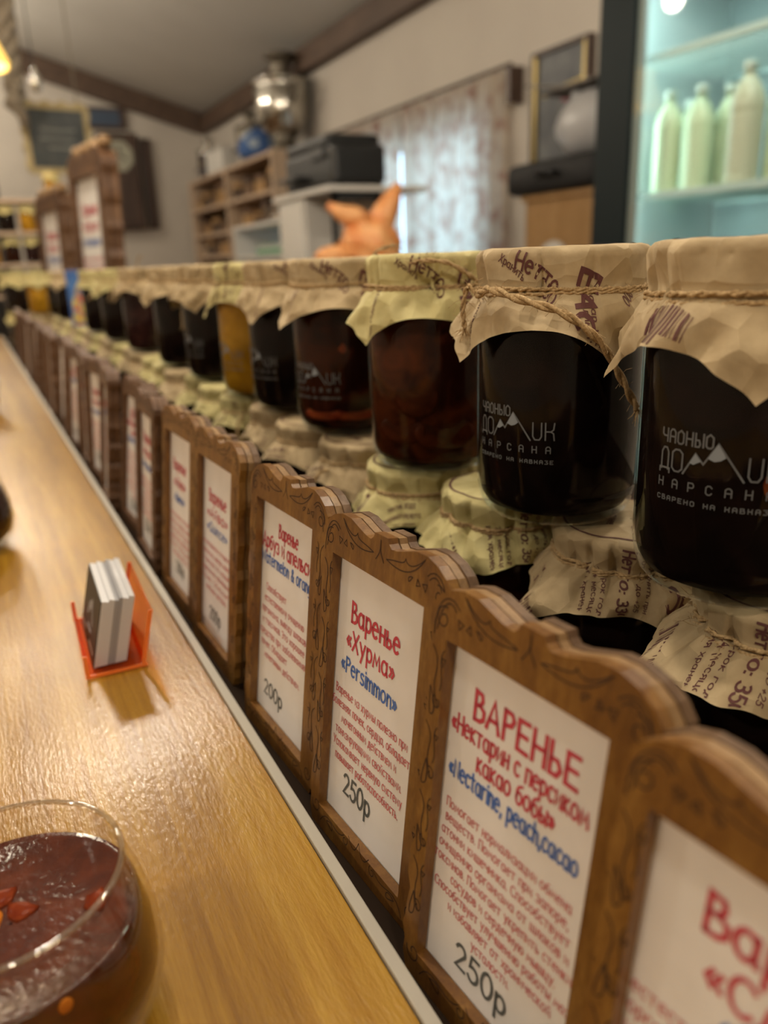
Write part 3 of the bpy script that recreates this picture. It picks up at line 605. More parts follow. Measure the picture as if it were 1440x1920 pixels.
def make_sign(y, x=.098, yaw=4.0, lean=7.3, kind=None, label='', group=None, fm=M_FRAME, tilt=0.0):
    s = empty('price_sign', (x, y, DZ), label, 'sign', group)
    s.rotation_euler = (-math.radians(lean), math.radians(tilt), -PI / 2 + math.radians(yaw))
    def add(n, me, m):
        me2 = me
        if me.materials and me.materials[0] != m: me2 = me.copy(); me2.materials.clear()
        return link_mesh(n, me2, m, s)
    add('front_frame', ME_FRONT, fm); 
    add('backing_board', ME_MID, M_FRAMEC if fm is M_FRAME else M_FRAMED); add('rear_board', ME_REAR, M_FRAMEB if fm is M_FRAME else M_FRAMED)
    add('carved_ornament', ME_ENG, M_BURN)['kind'] = 'stuff'
    sh = add('price_sheet', ME_SHEET, M_SHEET)
    if kind:
        h, l, b, p = text_set(kind)
        sign_text(sh, 'red_heading', M_RED, h); sign_text(sh, 'blue_heading', M_BLUE, l)
        sign_text(sh, 'small_red_text', M_REDL, b); sign_text(sh, 'price', M_GREY, p)
    return s
make_sign(.1058, .0935, 5.5, 7.3, 'plum', 'brown carved price sign reading Варенье Сли, overlapping the nectarine sign')
make_sign(.1945, .0975, 5.5, 7.3, 'nectarine', 'brown carved price sign for nectarine, peach and cacao jam, 250р')
make_sign(.2850, .0985, 4.5, 7.3, 'persimmon', 'brown carved price sign for persimmon jam, 250р')
make_sign(.3830, .0985, 3.5, 7.3, 'melon', 'honey-brown carved price sign for watermelon and orange jam, 200р')
make_sign(.5000, .0985, 2.0, 7.0, 'quince', 'honey-brown carved price sign beyond the watermelon and orange sign')
make_sign(.5970, .0985, 2.0, 7.0, 'quincesmall', 'honey-brown carved price sign just before the dark-framed signs start')
y = .705; k = 0
ang = [-1, 3, -3, 4, -2, 3, -4, 2, 0, -3, 3, -2, 2, -3, 2, -1, 3, -2, 1, -2, 2]
while y < 2.72:
    kd = ['persimmon', 'nectarine', 'melon'][k % 3] if k < 6 else None
    make_sign(y, .0985 + .003 * math.sin(k * 2.1), ang[k % len(ang)], 6.5 + 1.5 * math.sin(k * 1.3), kd, 'dark brown carved price sign in the long receding row', 'dark price signs receding along the counter', M_FRAMED, 1.2 * math.sin(k * 1.9))
    y += .103 + .006 * math.sin(k * 3.7); k += 1

# ------------------------------------------------------------------ jam jars
# two kinds of jar: straight tall ones above, shouldered ones with a narrower lid below
TYPES = {'U': dict(JH=.1275, RL=.0405, SL=.0140, TOP=.0910), 'L': dict(JH=.1170, RL=.0378, SL=.0112, TOP=.0790)}
PH = 0.0735                       # half side of the square paper
def prof_glass(ty):
    p = [(0.0005, .0030), (.022, .0030), (.029, .0010), (.0335, .0013), (.0368, .0050), (.0386, .0105), (.0393, .0152), (.0389, .0160), (.0395, .0170), (.0396, .050)]
    if ty == 'U': p += [(.0396, .0910), (.0390, .0950), (.0374, .0995), (.0364, .1025), (.0364, .1100)]
    else: p += [(.0396, .0770), (.0390, .0820), (.0372, .0868), (.0350, .0900), (.0340, .0925), (.0340, .1000)]
    return p
def prof_jam(ty):
    p = [(0.0005, .0050), (.022, .0050), (.0300, .0046), (.0345, .0066), (.0370, .0106), (.0382, .0150), (.0387, .0190)]
    if ty == 'U': p += [(.0388, .0905), (.0381, .0945), (.0362, .0995), (.0352, .1000), (.0005, .1000)]
    else: p += [(.0388, .0768), (.0381, .0818), (.0362, .0866), (.0340, .0900), (.0332, .0925), (.0005, .0925)]
    return p
def lathe_mesh(name, prof, n):
    m = MB().lathe(prof, n); me = mesh_of(name, m.v, m.f)
    bm = bmesh.new(); bm.from_mesh(me); bmesh.ops.recalc_face_normals(bm, faces=bm.faces); bm.to_mesh(me); bm.free()
    me.polygons.foreach_set('use_smooth', [True] * len(me.polygons)); return me
ME_GLASS = {(d, ty): lathe_mesh('glass', prof_glass(ty), n) for d, n in ((2, 56), (1, 32), (0, 20)) for ty in 'UL'}
for me in ME_GLASS.values(): me.materials.append(M_GLASS)
JAMS = {}
def jam_mesh(m, d, ty):
    if (m.name, d, ty) not in JAMS:
        me = lathe_mesh('jam', prof_jam(ty), {2: 48, 1: 28, 0: 18}[d]); me.materials.append(m); JAMS[(m.name, d, ty)] = me
    return JAMS[(m.name, d, ty)]

class Cover:
    """a square of kraft paper folded over a lid and tied; maps flat paper to its draped place"""
    def __init__(s, seed, rot, flare=14.0, ylim=.06, ty='U'):
        T = TYPES[ty]; s.RL = T['RL']; s.JH = T['JH']; s.ty = ty; s.PH = PH if ty == 'U' else (.0690 if seed in (50, 51, 52, 53) else .0645)
        r = random.Random(seed); s.rot = rot; s.flare = flare; s.ylim = ylim; s.corner = .52
        s.creases = [(r.uniform(0, 2 * PI), r.uniform(.05, .13), r.uniform(.0016, .0058) * r.choice((1, 1, .5)), r.uniform(-.5, .5)) for _ in range(16)]
        s.wav = [(k, r.uniform(-1, 1), r.uniform(0, 2 * PI)) for k in (3, 4, 5, 7, 9, 11)]
        s.fl = [(k, r.uniform(-1, 1), r.uniform(0, 2 * PI)) for k in (1, 2, 4, 6)]
        s.a = s.RL - .0048; s.al = .0048 * PI / 2; s.sl = T['SL']; s.st = s.a + s.al + s.sl; s.ZT = s.JH - .0048 - s.sl
    def gather(s, th):
        g = np.zeros_like(th)
        for (t, wd, dp, sk) in s.creases:
            d = (th - t + PI) % (2 * PI) - PI; d = d * (1 if sk > 0 else -1)
            g -= dp * np.where(d >= 0, np.maximum(0, 1 - d / (wd * 2.6)), np.maximum(0, 1 + d / .022))
        return g
    def pt(s, P, off=0.0):
        P = np.asarray(P, float); x, y = P[:, 0], P[:, 1]
        th = np.arctan2(y, x) + s.rot; q = np.hypot(x, y)
        g = s.gather(th)
        tri_ = lambda v: 2 / PI * np.arcsin(np.sin(v))
        wv = sum(a * tri_(k * th + p + 18 * k * (q - .055) * (1 if a > 0 else -1)) for (k, a, p) in s.wav) * .36
        fl = np.radians(s.flare + 7 * sum(a * np.sin(k * th + p) for (k, a, p) in s.fl))
        k1 = np.clip((q - s.a) / s.al, 0, 1); k2 = np.clip((q - s.a - s.al) / s.sl, 0, 1); q3 = np.maximum(0, q - s.st)
        R = np.minimum(q, s.a) + .0048 * np.sin(k1 * PI / 2) - .0016 * k2
        Z = s.JH - .0048 * (1 - np.cos(k1 * PI / 2)) - s.sl * k2
        R = R + .0016 * wv * k1 * (1 - .5 * k2) + g * (k1 * .45 + .55 * k2) * np.where(q3 > 0, np.exp(-q3 / .010), 1)
        Z = Z + .0006 * wv * np.clip(q / s.a, 0, 1) * (1 - k2)
        k3 = np.clip(q3 / .016, 0, 1)
        R = R + .0034 * (1 - np.exp(-q3 / .0035)) + np.maximum(q3 * np.sin(fl), 0) + .0060 * k3 * (wv + 0.40) + .0007 * np.sin(th * 23 + s.rot * 9) * k3
        Z = Z - q3 * np.cos(fl)
        # the glass shoulder keeps the skirt outside
        zb = TYPES[s.ty]['TOP']
        sh = np.where(Z < zb, .0409, .0409 - np.clip((Z - zb) / .016, 0, 1) ** 1.6 * (.0035 if s.ty == 'U' else .0052))
        R = np.maximum(R, np.where(q3 > 0, sh, 0))
        n = np.clip(k1 * 1.0, 0, 1)
        R = R + off * np.sin(n * PI / 2); Z = Z + off * np.cos(n * PI / 2)
        yy = R * np.sin(th); yl = s.ylim - .004
        yy = np.where(np.abs(yy) > yl, np.sign(yy) * (yl + .004 * np.tanh((np.abs(yy) - yl) / .004)), yy) if s.ylim < .056 else yy
        return np.stack([R * np.cos(th), yy, Z], 1)
    def mesh(s, nt):
        fr_ = [0.0005, .012, .024, s.a, s.a + s.al * .35, s.a + s.al * .7, s.a + s.al, s.a + s.al + s.sl * .33, s.a + s.al + s.sl * .66, s.st]
        V = []; F = []
        for k in range(nt):
            t = 2 * PI * k / nt; ext = s.PH * (1 + s.corner * (1 / max(abs(math.cos(t)), abs(math.sin(t))) - 1))
            rr = fr_ + [s.st + (ext - s.st) * f for f in (.08, .2, .35, .52, .7, .85, 1.0)]
            V += [(q * math.cos(t), q * math.sin(t)) for q in rr]
        m = len(fr_) + 7
        for k in range(nt):
            k2 = (k + 1) % nt
            for i in range(m - 1): F.append((k * m + i, k * m + i + 1, k2 * m + i + 1, k2 * m + i))
        me = mesh_of('paper_cover', s.pt(V), F)
        me.polygons.foreach_set('use_smooth', [True] * len(me.polygons)); return me

def label_print(weight):
    L = []
    ring = arc(0, 0, .0322, .0322, 0, 360, 60); L.append(ribbon([ring], .0007))
    if weight in ('upper', 'bar'):
        if weight == 'upper':
            L.append(text_line('Нетто', .010, .0455, None, .0072, .55, 'l', PI - .45)); L.append(text_line('350', -.002, .0560, None, .0062, .5, 'l', PI - .5))
            L.append(text_line('ЕАС', -.024, .0410, None, .0115, .75, 'l', PI / 2 + .25)); L.append(text_line('Хранить', .018, .0400, None, .0035, .5, 'l', PI - .8))
            L.append(text_line('сахар, кислота.', -.0420, .0620, None, .0040, .5, 'c', PI - 1.0)); L.append(text_line('лимонная', -.0380, .0660, None, .0040, .5, 'c', PI - 1.0))
            L.append(text_line('Срок годности', .045, .0560, None, .0034, .5, 'c', PI + .9)); L.append(text_line('800', -.05, .030, None, .0045, .5, 'c', PI / 2))
        r = random.Random(3); x = -.020 if weight == 'bar' else -.066; bars = []
        x1_ = x + .034
        while x < x1_:
            wd = r.choice((.0005, .0005, .0009, .0013)); bars.append(ribbon([[(x, .0600 if weight == 'bar' else -.048), (x, .0630 if weight == 'bar' else -.054), (x, .066 if weight == 'bar' else -.060), (x, .069 if weight == 'bar' else -.064), (x, .0725 if weight == 'bar' else -.068), (x, .0760 if weight == 'bar' else -.071)]], wd / 2)); x += wd + r.choice((.0005, .0008, .0012))
        L += bars
        if weight == 'bar': L.append(text_line('8000028800354', -.003, .0772, .034, .0024, .5, 'c', PI))
        return join(L)
    L.append(text_line('Варенье', 0, .012, None, .0050, .5)); L.append(text_line('какао бобы', 0, .002, None, .0042, .5)); L.append(text_line('домашнее', 0, -.010, None, .0040, .5))
    L.append(text_line('Хранить при', .0425, .0180, None, .0030, .5, 'l')); L.append(text_line('от -2 до +25', .0420, .0115, None, .0030, .5, 'l'))
    L.append(text_line('Нетто: %s гр' % weight, .0385, .0015, .0400, .0062, .55, 'l'))
    for i, t in enumerate(('Срок годности', '24 месяца со', 'дня хранения')): L.append(text_line(t, .0500 - .003 * i, -.0100 - .0062 * i, None, .0034, .5, 'l'))
    L.append(text_line('ЕАС', .0460, .0420, None, .0105, .7, 'c', -PI / 2)); L.append(text_line('ЕАС', -.0460, -.0260, None, .0105, .7, 'c', PI / 2))
    for i, t in enumerate(('Состав: сахар,', 'лимонная кислота.', 'пектин, вода')): L.append(text_line(t, .012, .0690 - .0058 * i, None, .0034, .5, 'c', PI))
    for i, t in enumerate(('Гергов З.Д.', 'Курган')): L.append(text_line(t, -.045, .0640 - .0060 * i, None, .0034, .5, 'c', PI))
    for i, t in enumerate(('Срок годности', '24 месяца со', 'дня хранения', 'Хранить при')): L.append(text_line(t, -.0700 + .001 * i, -.058 + .0066 * i, None, .0036, .5, 'l', .0))
    bars = []
    r = random.Random(3); x = .030
    while x < .066:
        wd = r.choice((.0004, .0004, .0008, .0012)); bars.append(ribbon([[(x, -.071), (x, -.0705 + .0238 / 2), (x, -.048)]], wd / 2)); x += wd + r.choice((.0005, .0008, .0012))
    L += bars
    L.append(text_line('8000028800354', .048, -.0745, .034, .0022, .5))
    return join(L)
G['1'] = [[(0.6, 5.4), (1.8, 7), (1.8, 0)]]
SUB[0] = .0014
PRINTS = {w_: label_print(w_) for w_ in ('350', '330', 'upper', 'bar')}
SUB[0] = 0.0

def twine_mesh(cv, seed, wraps=2, nseg=72, fuzz=40):
    r = random.Random(seed); m = MB()
    th = np.linspace(0, 2 * PI, nseg + 1); base = cv.RL - .0016 + cv.gather(th) * .9; ZT = cv.ZT; RL = cv.RL
    for wv in range(wraps):
        for ph in (0, PI):
            pts = []
            for i, t in enumerate(th):
                a = t * 26 + ph; rr = base[i] + .0012 + .00062 * math.cos(a)
                pts.append((rr * math.cos(t), rr * math.sin(t), ZT + (wv - (wraps - 1) / 2) * .0022 + .0006 * math.sin(t * 2 + seed + wv * 2) + .00062 * math.sin(a)))
            m.tube(pts, .00072, 5, False)
    for _ in range(fuzz):
        t = r.uniform(0, 2 * PI); b = RL + .0002
        p = Vector((b * math.cos(t), b * math.sin(t), ZT + r.uniform(-.002, .002)))
        o = Vector((math.cos(t), math.sin(t), 0)); q = p + o * r.uniform(.001, .004) + Vector((r.uniform(-.005, .005), r.uniform(-.005, .005), r.uniform(-.005, .005)))
        m.tube([p, (p + q) / 2 + Vector((0, 0, r.uniform(-.0012, .0012))), q], .00010, 3, False)
    return m
def twine_tail(m, pts, rad, seed, fuzz=30, fray=6):
    """two-ply twisted tail along pts"""
    r = random.Random(seed); P = [Vector(p) for p in pts]
    # resample
    S = []
    for i in range(len(P) - 1):
        p0 = P[max(i - 1, 0)]; p1 = P[i]; p2 = P[i + 1]; p3 = P[min(i + 2, len(P) - 1)]
        for k in range(10):
            t = k / 10
            S.append(0.5 * ((2 * p1) + (p2 - p0) * t + (2 * p0 - 5 * p1 + 4 * p2 - p3) * t * t + (3 * p1 - p0 - 3 * p2 + p3) * t ** 3))
    S.append(P[-1])
    for ph in (0, PI):
        q = []
        for i, p in enumerate(S):
            t = (S[min(i + 1, len(S) - 1)] - S[max(i - 1, 0)]).normalized(); a = t.cross(Vector((0, 0, 1)));
            a = a.normalized() if a.length > 1e-3 else Vector((1, 0, 0)); b = t.cross(a); g = i * .55 + ph
            q.append(p + (a * math.cos(g) + b * math.sin(g)) * rad * .55)
        m.tube(q, rad * .68, 6, True)
    for _ in range(fuzz):
        p = r.choice(S); q = p + Vector((r.uniform(-1, 1), r.uniform(-1, 1), r.uniform(-1, 1))) * .0055
        m.tube([p, (p + q) / 2 + Vector((0, 0, .001)), q], .00010, 3, False)
    e = S[-1]; d = (S[-1] - S[-3]).normalized()
    for _ in range(fray):
        q = e + d * r.uniform(.001, .005) + Vector((r.uniform(-1, 1), r.uniform(-1, 1), r.uniform(-1, .3))) * .006
        m.tube([e, (e + q) / 2 + Vector((0, 0, r.uniform(-.002, .001))), q], [.0005, .00025, .0001], 3, False)
    return m

# printed logo on the glass: flat (a, z) wrapped round the jar
def U_(x, w_, h): return [(x, h), (x, .25 * h), (x + .3 * w_, 0), (x + .7 * w_, 0), (x + w_, .25 * h), (x + w_, h)]
def logo_strokes():
    S = []; k = .0047
    def cap(ch, x, z, w_, h):
        T = {'Ч': [[(0, 1), (0, .55), (.3, .42), (1, .42)], [(1, 1), (1, 0)]], 'А': [[(0, 0), (0, .8), (.3, 1), (.7, 1), (1, .8), (1, 0)], [(0, .45), (1, .45)]],
             'Й': [[(0, .8), (0, .15), (.3, 0), (.7, 0), (1, .15), (1, .8), (.5, 1.02), (0, .8)]], 'Н': [[(0, 1), (0, 0)], [(1, 1), (1, 0)], [(0, .5), (1, .5)]],
             'Ы': [[(0, 1), (0, 0), (.45, 0), (.6, .2), (.45, .5), (0, .5)], [(1, 1), (1, 0)]], 'Д': [[(.15, 0), (.15, .8), (.35, 1), (.65, 1), (.85, .8), (.85, 0)], [(0, -.14), (0, .06), (1, .06), (1, -.14)]],
             'О': [[(.3, 0), (0, .15), (0, .85), (.3, 1), (.7, 1), (1, .85), (1, .15), (.7, 0), (.3, 0)]], 'U': [[(0, 1), (0, .2), (.25, 0), (.75, 0), (1, .2), (1, 1)]],
             'К': [[(0, 1), (0, 0)], [(1, 1), (.9, .62), (.6, .5), (0, .5)], [(.6, .5), (.9, .4), (1, 0)]], 'Р': [[(0, 0), (0, 1), (.8, 1), (1, .8), (1, .6), (.8, .45), (0, .45)]],
             'С': [[(1, .8), (.7, 1), (.3, 1), (0, .8), (0, .2), (.3, 0), (.7, 0), (1, .2)]], 'Е': [[(1, 1), (0, 1), (0, 0), (1, 0)], [(0, .5), (.8, .5)]], 'В': [[(0, 0), (0, 1), (.8, 1), (.8, .55), (0, .52)], [(.8, .55), (1, .4), (1, .1), (.8, 0), (0, 0)]], 'З': [[(0, 1), (1, 1), (.5, .55), (1, .4), (1, .1), (.7, 0), (0, 0)]]}
        for s in T[ch]: S.append([(x + p[0] * w_, z + p[1] * h) for p in s])
    x = -.0205
    for ch in 'ЧАЙНЫЙ': cap(ch, x, .0100, .0023 if ch != 'Ы' else .0028, .0046); x += .0034 if ch != 'Ы' else .0038
    cap('Д', -.0210, 0, .0044, .0078); cap('О', -.0155, 0, .0042, .0078)
    cap('U', .0110, 0, .0040, .0078); cap('К', .0168, 0, .0040, .0078)
    big = [[(-.0108, -.0002), (-.0065, .0075), (-.0036, .0042), (.0010, .0118), (.0098, -.0004)]]
    small = []
    keep = S; S = []
    x = -.0210
    for ch in 'НАРСАНА': cap(ch, x, -.0062, .0020, .0031); x += .00637
    mid = S; S = []
    x = -.0212
    for ch in 'СВАРЕНО НА КАВКАЗЕ':
        if ch != ' ': cap(ch, x, -.0112, .0013, .0016)
        x += .00238
    return ribbon(keep, .00030), ribbon(big, .00034), ribbon(mid, .00022), ribbon(S, .00017)
LG = join(logo_strokes())
SNOWV = [(-.0085, .0040), (-.0065, .0075), (-.0044, .0051), (-.0058, .0043), (-.0070, .0036), (-.0022, .0065), (.0010, .0118), (.0038, .0074), (.0022, .0062), (.0002, .0056)]
SNOWF = [(0, 1, 2, 3, 4), (5, 6, 7, 8, 9)]
def wrap(V, ang, zc, r=.03985):
    return [(r * math.cos(ang + p[0] / r), r * math.sin(ang + p[0] / r), zc + p[1]) for p in V]
LOGOS = {}
def add_logo(glass, deg, zc):
    key = (round(deg), round(zc, 4))
    if key not in LOGOS:
        # finer strokes so they follow the curved glass
        a = mesh_of('logo_print', wrap(LG[0], math.radians(deg), zc), LG[1]); b = mesh_of('logo_snow', wrap(SNOWV, math.radians(deg), zc, .0400), SNOWF); LOGOS[key] = (a, b)
    a, b = LOGOS[key]
    o = link_mesh('logo_print', a, M_LOGO, glass); link_mesh('logo_snow', b, M_SNOW, glass)

COVERS = {}
def make_jar(x, y, z, jm, paper, rot, seed, d=1, label='', group=None, logo=None, logoz=.043, weight=None, tails=(), wraps=2, flare=14, tilt=(0, 0), fruit=()):
    t = empty('jam_jar', (x, y, z), label, 'jar', group); t.rotation_euler = (math.radians(tilt[0]), math.radians(tilt[1]), 0)
    ty = 'L' if z < 0 else 'U'
    g = link_mesh('glass', ME_GLASS[(d, ty)], None, t); link_mesh('jam', jam_mesh(jm, d, ty), None, t)
    if d == 0:
        key = (seed % 5, paper.name, ty)
        if key not in COVERS:
            cv = Cover(seed % 5 + 100, 0.6 * (seed % 5), flare, .0425, ty); me = cv.mesh(72); me.materials.append(paper)
            tm = twine_mesh(cv, seed % 5, 1, 36, 0); tme = mesh_of('twine', tm.v, tm.f); tme.materials.append(M_TWINE); COVERS[key] = (me, tme)
        me, tme = COVERS[key]; a = link_mesh('paper_cover', me, None, t); b = link_mesh('twine', tme, None, t)
        a.rotation_euler.z = b.rotation_euler.z = PI * (int(rot * 7) % 2) + (PI / 2 if y > 4 else 0)
    else:
        cv = Cover(seed, rot, flare, .0440 if z < 0 else (.0468 if .6 < y < .8 else .053), ty)
        c = link_mesh('paper_cover', cv.mesh(240 if d == 2 else 120), paper, t)
        if weight:
            V, F = PRINTS[weight]; A_ = np.asarray(V); an = np.arctan2(A_[:, 1], A_[:, 0])
            ok = np.hypot(A_[:, 0], A_[:, 1]) < cv.PH * (1 + cv.corner * (1 / np.maximum(np.abs(np.cos(an)), np.abs(np.sin(an))) - 1)) - .0008
            F = [f for f in F if all(ok[i] for i in f)]
            used = sorted({i for f in F for i in f}); ix = {v: k for k, v in enumerate(used)}
            me = mesh_of('printed_text', cv.pt(A_[used], .00030), [tuple(ix[i] for i in f) for f in F]); link_mesh('printed_text', me, M_PRINT, c)['kind'] = 'stuff'
        tw = twine_mesh(cv, seed, wraps, 72 if d == 2 else 48, 60 if d == 2 else 8)
        two = tw.build('twine', M_TWINE, t, True)
        for i, (pts, rad) in enumerate(tails):
            tm = MB(); twine_tail(tm, pts, rad, seed + i, 70 if d == 2 else 6, 8); tm.build('twine_tail', M_TWINE, two, True)
    if logo is not None: add_logo(g, logo, logoz)
    for (deg, zz, sz, fm) in fruit:
        a = math.radians(deg); bm = bmesh.new(); bmesh.ops.create_icosphere(bm, subdivisions=3, radius=1.0)
        rr = random.Random(seed + int(deg))
        for v in bm.verts:
            k = 1 + .18 * math.sin(3 * v.co.x + 2 * v.co.z + seed) ; v.co *= k
            v.co = Vector((v.co.x * sz[0], v.co.y * sz[1], v.co.z * sz[2]))
        me = bpy.data.meshes.new('fruit_piece'); bm.to_mesh(me); bm.free()
        o = link_mesh('fruit_piece', me, fm, t, True); rc = .0393 - sz[0]
        o.location = (rc * math.cos(a), rc * math.sin(a), zz); o.rotation_euler.z = a
    return t
def pol(r, deg, z): return (r * math.cos(math.radians(deg)), r * math.sin(math.radians(deg)), z)
UZ = 0.1058; XU = .25
def front(y): return math.degrees(math.atan2(-y, -XU))
Rd = math.radians
# upper row
make_jar(XU, .190, UZ, J_BLACK, M_KRAFT, Rd(front(.19) - 90 - 44), 11, 2, 'upper jar of black jam with barcode on its brown paper skirt', None, 203, .050, 'bar', wraps=2, fruit=((-118, .046, (.0035, .012, .011), J_FRUITR),), flare=17)
make_jar(XU, .300, UZ, J_BLACK, M_KRAFT, Rd(front(.30) - 108), 12, 2, 'upper jar of black jam crossed by a thick loose twine tail', None, 199, .044, 'upper',
         tails=(([pol(.0450, 176, 0.1075), pol(.0480, 190, 0.1105), pol(.0525, 212, 0.1065), pol(.0550, 232, 0.1005), pol(.0545, 248, 0.0885), pol(.0530, 260, 0.0725), pol(.0520, 271, 0.0585)], .0016),
                ([pol(.0450, 176, 0.1075), pol(.0480, 170, 0.1115), pol(.0490, 166, 0.1015), pol(.0480, 165, 0.0925)], .0011)), wraps=2, flare=15)
make_jar(XU, .421, UZ, J_RED, M_KRAFTY, Rd(front(.421) - 95), 13, 2, 'upper jar of clear red-brown jam under a yellowish printed paper cover', None, None, .04, 'upper',
         tails=(([pol(.0430, -80, 0.1095), pol(.0470, -95, 0.1155), pol(.0470, -110, 0.1220), pol(.0460, -128, 0.1235)], .0011),), fruit=((-150, .026, (.003, .014, .009), J_FRUITD), (-110, .024, (.003, .016, .010), J_FRUITD), (-135, .045, (.003, .012, .012), J_FRUITD)), flare=18)
make_jar(XU, .550, UZ, J_DARK, M_KRAFT, Rd(front(.55) - 100), 14, 2, 'upper jar of dark red jam with orange fruit settled at the bottom', None, 208, .040, 'upper',
         tails=(([pol(.0430, -60, 0.1095), pol(.0470, -75, 0.1175), pol(.0470, -85, 0.1290), pol(.0460, -60, 0.1345)], .0010),), fruit=((-145, .0175, (.003, .014, .005), J_FRUITR), (-108, .0175, (.003, .014, .005), J_FRUITR), (-118, .068, (.0030, .005, .008), J_FRUITR)))
make_jar(XU, .659, UZ, J_BLACK, M_KRAFT, Rd(front(.659) - 85), 15, 1, 'upper jar of black jam beside the amber jar, under brown printed paper', None, 195, .042, 'upper')
make_jar(XU, .754, UZ, J_AMBER, M_KRAFTY, Rd(front(.754) - 46), 16, 1, 'upper jar of bright amber yellow jam with pale yellow paper cover', None, 195, .040, '330', flare=12)
make_jar(XU, .899, UZ, J_BLACK, M_KRAFT, Rd(front(.899) + 12), 17, 1, 'upper jar of black jam on the far side of the amber jar', None, 195, .040)
make_jar(XU, 1.058, UZ, J_BLACK, M_KRAFT, Rd(front(1.058) - 20), 18, 1, 'upper jar of black jam with one twine tail hanging straight down', None, None, tails=(([pol(.043, -110, 0.1075), pol(.048, -108, 0.1105), pol(.050, -106, 0.0855), pol(.050, -108, 0.0555)], .0011),))
make_jar(XU, 1.295, UZ, J_PLUM, M_KRAFT, Rd(front(1.295) - 44), 19, 1, 'upper jar of plum-coloured jam with a stiff slanting twine end', None, None, tails=(([pol(.043, -120, 0.1075), pol(.050, -130, 0.1055), pol(.062, -150, 0.0835)], .0012), ([pol(.043, -120, 0.1085), pol(.048, -110, 0.1355), pol(.050, -105, 0.1435)], .0010)))
make_jar(XU, 1.53, UZ, J_BLACK, M_KRAFTY, Rd(front(1.53) - 10), 20, 1, 'upper jar of black jam with two stiff slanting twine ends', None, None, tails=(([pol(.043, -120, 0.1075), pol(.050, -130, 0.1055), pol(.066, -155, 0.0815)], .0012), ([pol(.043, -110, 0.1075), pol(.050, -115, 0.1035), pol(.058, -120, 0.0795)], .0012)))
make_jar(XU, 1.78, UZ, J_BLACK, M_KRAFTY, Rd(front(1.78) - 45), 21, 1, 'upper jar of black jam next to the blue printed box', None, None)
FG = 'wrapped jars beyond the blue box'
FL = 'small dark jar with pale paper cover beyond the blue box'
for i, (x, y, jm, pp) in enumerate(((.25, 2.36, J_BLACK, M_KRAFT), (.25, 2.60, J_BLACK, M_KRAFTY), (.25, 2.95, J_PLUM, M_KRAFTY), (.150, 3.15, J_BLACK, M_KRAFTY), (.148, 2.94, J_BLACK, M_KRAFTY))):
    make_jar(x, y, UZ, jm, pp, .5 * i, 30 + i, 0, FL, FG)
make_jar(.205, 2.76, UZ, J_AMBER, M_KRAFTY, .3, 41, 0, 'small amber jar with pale paper cover beyond the blue box')
# lower row
LX = {0: .266, 1: .270, 2: .256, 3: .248}
LY = [.174, .266, .350, .432] + [.432 + .0863 * i for i in range(1, 33)]
LJ = {0: J_BLACK, 1: J_BLACK, 2: J_DARK, 3: J_BLACK, 4: J_BLACK, 5: J_BLACK, 6: J_BLACK, 7: J_OLIVE}
LP = {2: M_KRAFTY, 3: M_KRAFTY, 7: M_KRAFTY, 8: M_KRAFTY, 11: M_KRAFTY, 12: M_KRAFTY}
LLAB = {0: 'lower jar of black jam by the shelf end, brown paper lettered in columns', 1: 'lower jar of black jam whose brown paper skirt reads 330 гр', 2: 'lower jar of dark red jam whose yellowish paper skirt reads 350 гр',
        3: 'lower jar of black jam under yellowish paper, skirt reading Состав', 4: 'lower jar of black jam, long lettered paper corner above the persimmon sign', 5: 'lower jar of black jam, brown paper cover behind the watermelon sign',
        6: 'lower jar of black jam between the watermelon sign jar and the olive jar', 7: 'lower jar of olive yellow jam under pale yellow paper'}
LROT = {0: -20, 1: -8, 2: 10, 3: -98, 4: -150, 5: -140, 6: 20, 7: -45}
for i, yy_ in enumerate(LY):
    f_ = math.degrees(math.atan2(-yy_, -.25))
    xx = LX.get(i, .25 + .003 * math.sin(i * 2.3))
    if i < 8:
        tl = ()
        if i == 4: tl = (([pol(.043, f_ - 45, 0.0985), pol(.048, f_ - 50, 0.0965), pol(.055, f_ - 56, 0.0815), pol(.056, f_ - 55, 0.0625)], .0013),)
        if i == 7: tl = (([pol(.043, f_ - 20, 0.0985), pol(.050, f_ - 24, 0.0945), pol(.052, f_ - 26, 0.0765), pol(.051, f_ - 24, 0.0515)], .0013),)
        make_jar(xx, yy_, DZ, LJ[i], LP.get(i, M_KRAFT), Rd(f_ + LROT[i]), 50 + i, 2 if i < 4 else 1, LLAB[i], None, None, .04, '330' if i in (1, 5) else '350', tails=tl, flare=30 if i in (0, 1, 2) else 26)
    else:
        make_jar(xx, yy_, DZ, J_BLACK if i % 4 else J_PLUM, LP.get(i, M_KRAFT if i % 3 else M_KRAFTY), Rd(f_ + 40 * math.sin(i * 1.7)), 50 + i, 0, 'lower jar of dark jam in the long row behind the dark signs', 'lower jars behind the dark signs', flare=24)
for (x, y) in ((.150, 3.15), (.148, 2.94)):
    make_jar(x, y, DZ, J_BLACK, M_KRAFTY, .2, 92, 0, 'lower jar of dark jam at the far end in front of the row', 'lower jars at the far end')

